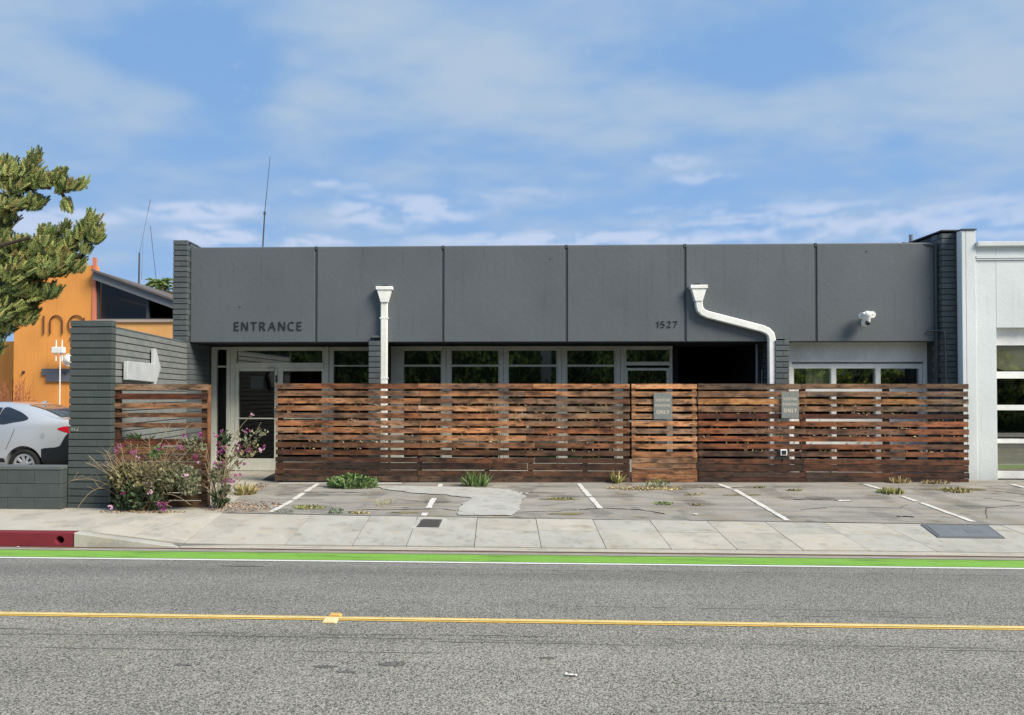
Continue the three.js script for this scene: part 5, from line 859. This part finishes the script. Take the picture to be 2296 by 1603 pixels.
// ------------------------------------------------------------------ small things on the ground
{
  const g = thing('meter_grate', 'small dark grate in a pale concrete frame set in the sidewalk', 'grate', [-.9, walkY(-.9, 10.4), -10.4]);
  const F = [[-1.13, 10.22], [-.70, 10.22], [-.70, 10.69], [-1.07, 10.69]];
  part('frame', [slab([[-1.15, 10.20], [-.70, 10.20], [-.69, 10.70], [-1.09, 10.70]], walkY, .02, .008)], M.patch, g);
  part('plate', [slab([[-1.075, 10.24], [-.775, 10.24], [-.755, 10.64], [-1.02, 10.64]], walkY, .02, .012)], std(L(.14, .125, .115), .6, { metalness: .4 }), g);
  for (let k = 0; k < 7; k++) { const t = 10.27 + k * .053; part('slot', [slab([[-1.05, t], [-.79, t], [-.788, t + .014], [-1.048, t + .014]], walkY, .004, .0135)], M.dark, g); }
  const l = thing('utility_lid', 'large grey rectangular utility lid in the sidewalk at right', 'utility cover', [6, walkY(6, 10.4), -10.4]);
  part('rim', [slab([[5.52, 10.08], [6.34, 10.08], [6.54, 10.75], [5.66, 10.75]], walkY, .02, .009)], std(L(.13, .14, .15), .7), l);
  part('lid', [slab([[5.56, 10.12], [6.30, 10.12], [6.49, 10.71], [5.71, 10.71]], walkY, .02, .014)], std(L(.20, .22, .24), .75, { map: rep(mottle, 1.2), bumpMap: rep(grit, .4), bumpScale: .002 }), l);
  part('inset', [slab([[6.02, 10.30], [6.22, 10.30], [6.26, 10.48], [6.06, 10.48]], walkY, .01, .016)], std(L(.14, .155, .175), .7), l);
  const m = thing('road_marker', 'chipped yellow raised marker on the centre line of the road', 'road marker', [-1.205, -.03, -5.66]);
  part('marker', [prism([[-1.26, -.03], [-1.15, -.03], [-1.165, -.012], [-1.245, -.012]], 5.54, 5.64, .004)], std(L(.78, .64, .34), .7), m); part('reflector', [prism([[-1.25, -.03], [-1.15, -.03], [-1.165, -.016], [-1.235, -.016]], 5.715, 5.77, .004)], std(L(.66, .40, .12), .7), m);
  const scrap = (name, label, x, t, y, w, h) => { const s = thing(name, label, 'litter', [x, y, -t]), q = new THREE.PlaneGeometry(w, h, 4, 3).rotateX(-Math.PI / 2), p = q.attributes.position, r = rng(weedSeed++); for (let i = 0; i < p.count; i++) p.setXYZ(i, p.getX(i) + (r() - .5) * w * .25, .006 + r() * .014, p.getZ(i) + (r() - .5) * h * .3); q.computeVertexNormals(); part('scrap', [q.translate(x, y, -t)], std(L(.85, .84, .80), .8), s); };
  scrap('paper_scrap', 'white paper scrap lying on the near lane of the road', .427, 4.61, roadY(0, 4.61), .06, .03);
  scrap('paper_scrap', 'white crumb at the end of the crack before the gate', 2.79, 11.2, groundY(2.79, 11.2), .05, .05);
  scrap('paper_scrap', 'pale sliver lying in the stall before the dark fence', 5.35, 12.3, groundY(5.35, 12.3), .22, .04);
  scrap('paper_scrap', 'white crumb on the lot beside the pale concrete patch', .42, 12.75, groundY(.42, 12.75), .16, .06);
  scrap('paper_scrap', 'white crumb in the gutter under the red kerb', -5.82, 9.26, roadY(0, 9.26), .03, .03);
}
{ // dead leaves caught in the slats
  for (const f of scene.children.filter((o) => /^timber_fence(_001)?$/.test(o.name))) {
    const r = rng(weedSeed++), ms = [], cs = [], right = f.name === 'timber_fence_001', x0 = right ? 3.6 : -3.98, x1 = right ? 8.0 : 2.25;
    for (let k = 0; k < (right ? 150 : 230); k++) { const row = 3 + ((r() * 7) | 0), X = lerp(x0, x1, r()), m = 1 + ((r() * 4) | 0); for (let j = 0; j < m; j++) { ms.push(xf(new THREE.Vector3(X + (r() - .5) * .12, 1.796 - .132 * row + .002 + r() * .022, -13.955 - r() * .015), new THREE.Vector3((r() - .5) * 1.4, r() - .25, r() * .4), new THREE.Vector3(.03, .035 + .03 * r(), .03), r() * 6)); cs.push([L(.42, .30, .18), L(.34, .20, .10), L(.52, .42, .30), L(.22, .13, .07), L(.30, .28, .12)][(r() * 5) | 0].clone().multiplyScalar(.6 + .7 * r())); } }
    instanced('dead_leaves', blade(.5, 1, .3), leafMat, ms, cs, f);
  }
}
// ------------------------------------------------------------------ across the street: what the windows mirror
{
  const r = rng(71), h = thing('tall_hedge', 'tall dark green hedge and trees across the street, mirrored in the shop windows', 'hedge', [0, 0, 9]), ms = [], cs = [];
  const top = (x) => 5.4 + 1.8 * (vnoise(x * .35 + 20, 3, 5) - .3) + (x > 14 ? -2.6 : 0);
  for (let k = 0; k < 18000; k++) { const x = -22 + r() * 48, y = Math.pow(r(), .8) * top(x); if (x > 2.25 && x < 2.85 && y > 2.25) continue; const z = 8 + 1.3 * vnoise(x * 1.5, y * 1.5 + 9, 7) + r() * .5; ms.push(xf(new THREE.Vector3(x, y, z), new THREE.Vector3(r() - .5, .3 + r() * .8, -r()), .20 + .14 * r(), r() * 6)); const c = [L(.14, .22, .04), L(.26, .34, .06), L(.40, .44, .09), L(.07, .11, .03)][(r() * 4) | 0].clone().multiplyScalar((.5 + 1.1 * vnoise(x * .9 + 40, y * .9, 13)) * (.55 + .95 * vnoise(x * .33 + 8, y * .3, 23))); cs.push(c); }
  instanced('foliage', blade(.5, 1, .3), new THREE.MeshPhysicalMaterial({ color: 0xffffff, roughness: 1, transmission: .55, thickness: 0 }), ms, cs, h);
  part('core', [box(-22, 2.25, -.1, 5.0, -9.6, -9.2), box(2.25, 2.85, -.1, 2.2, -9.6, -9.2), box(2.85, 14, -.1, 5.0, -9.6, -9.2), box(14, 26, -.1, 2.6, -9.6, -9.2)], std(L(.04, .06, .02), 1), h);
  const b = thing('beige_house', 'beige stucco house across the street, mirrored in the right hand door panes', 'house', [24, 0, 14]);
  part('wall', [box(12, 40, -.1, 5.2, -20, -14)], std(L(.55, .46, .34), .9), b); part('roof', [prism([[11.5, 5.2], [40.5, 5.2], [26, 8]], -20.4, -13.6)], std(L(.3, .2, .14), .9), b);
  const wg = thing('white_house', 'white gabled house across the street, mirrored as a pale patch in the third tall window', 'house', [3, 0, 12]);
  part('wall', [box(.5, 5.5, -.1, 4.6, -16, -11)], std(L(.85, .84, .78), .85), wg); part('roof', [prism([[.1, 4.6], [5.9, 4.6], [3, 6.2]], -16.4, -10.7)], std(L(.3, .28, .26), .9), wg);
  const p = thing('pink_house', 'pinkish gabled house across the street, mirrored in the window beside the entrance', 'house', [-8, 0, 14]);
  part('wall', [box(-13, -5, -.1, 4.2, -20, -13)], std(L(.5, .3, .24), .9), p); part('roof', [prism([[-13.6, 4.2], [-4.4, 4.2], [-9, 6.8]], -20.4, -12.6)], std(L(.35, .18, .14), .9), p);
}
renderer.render(scene, camera);
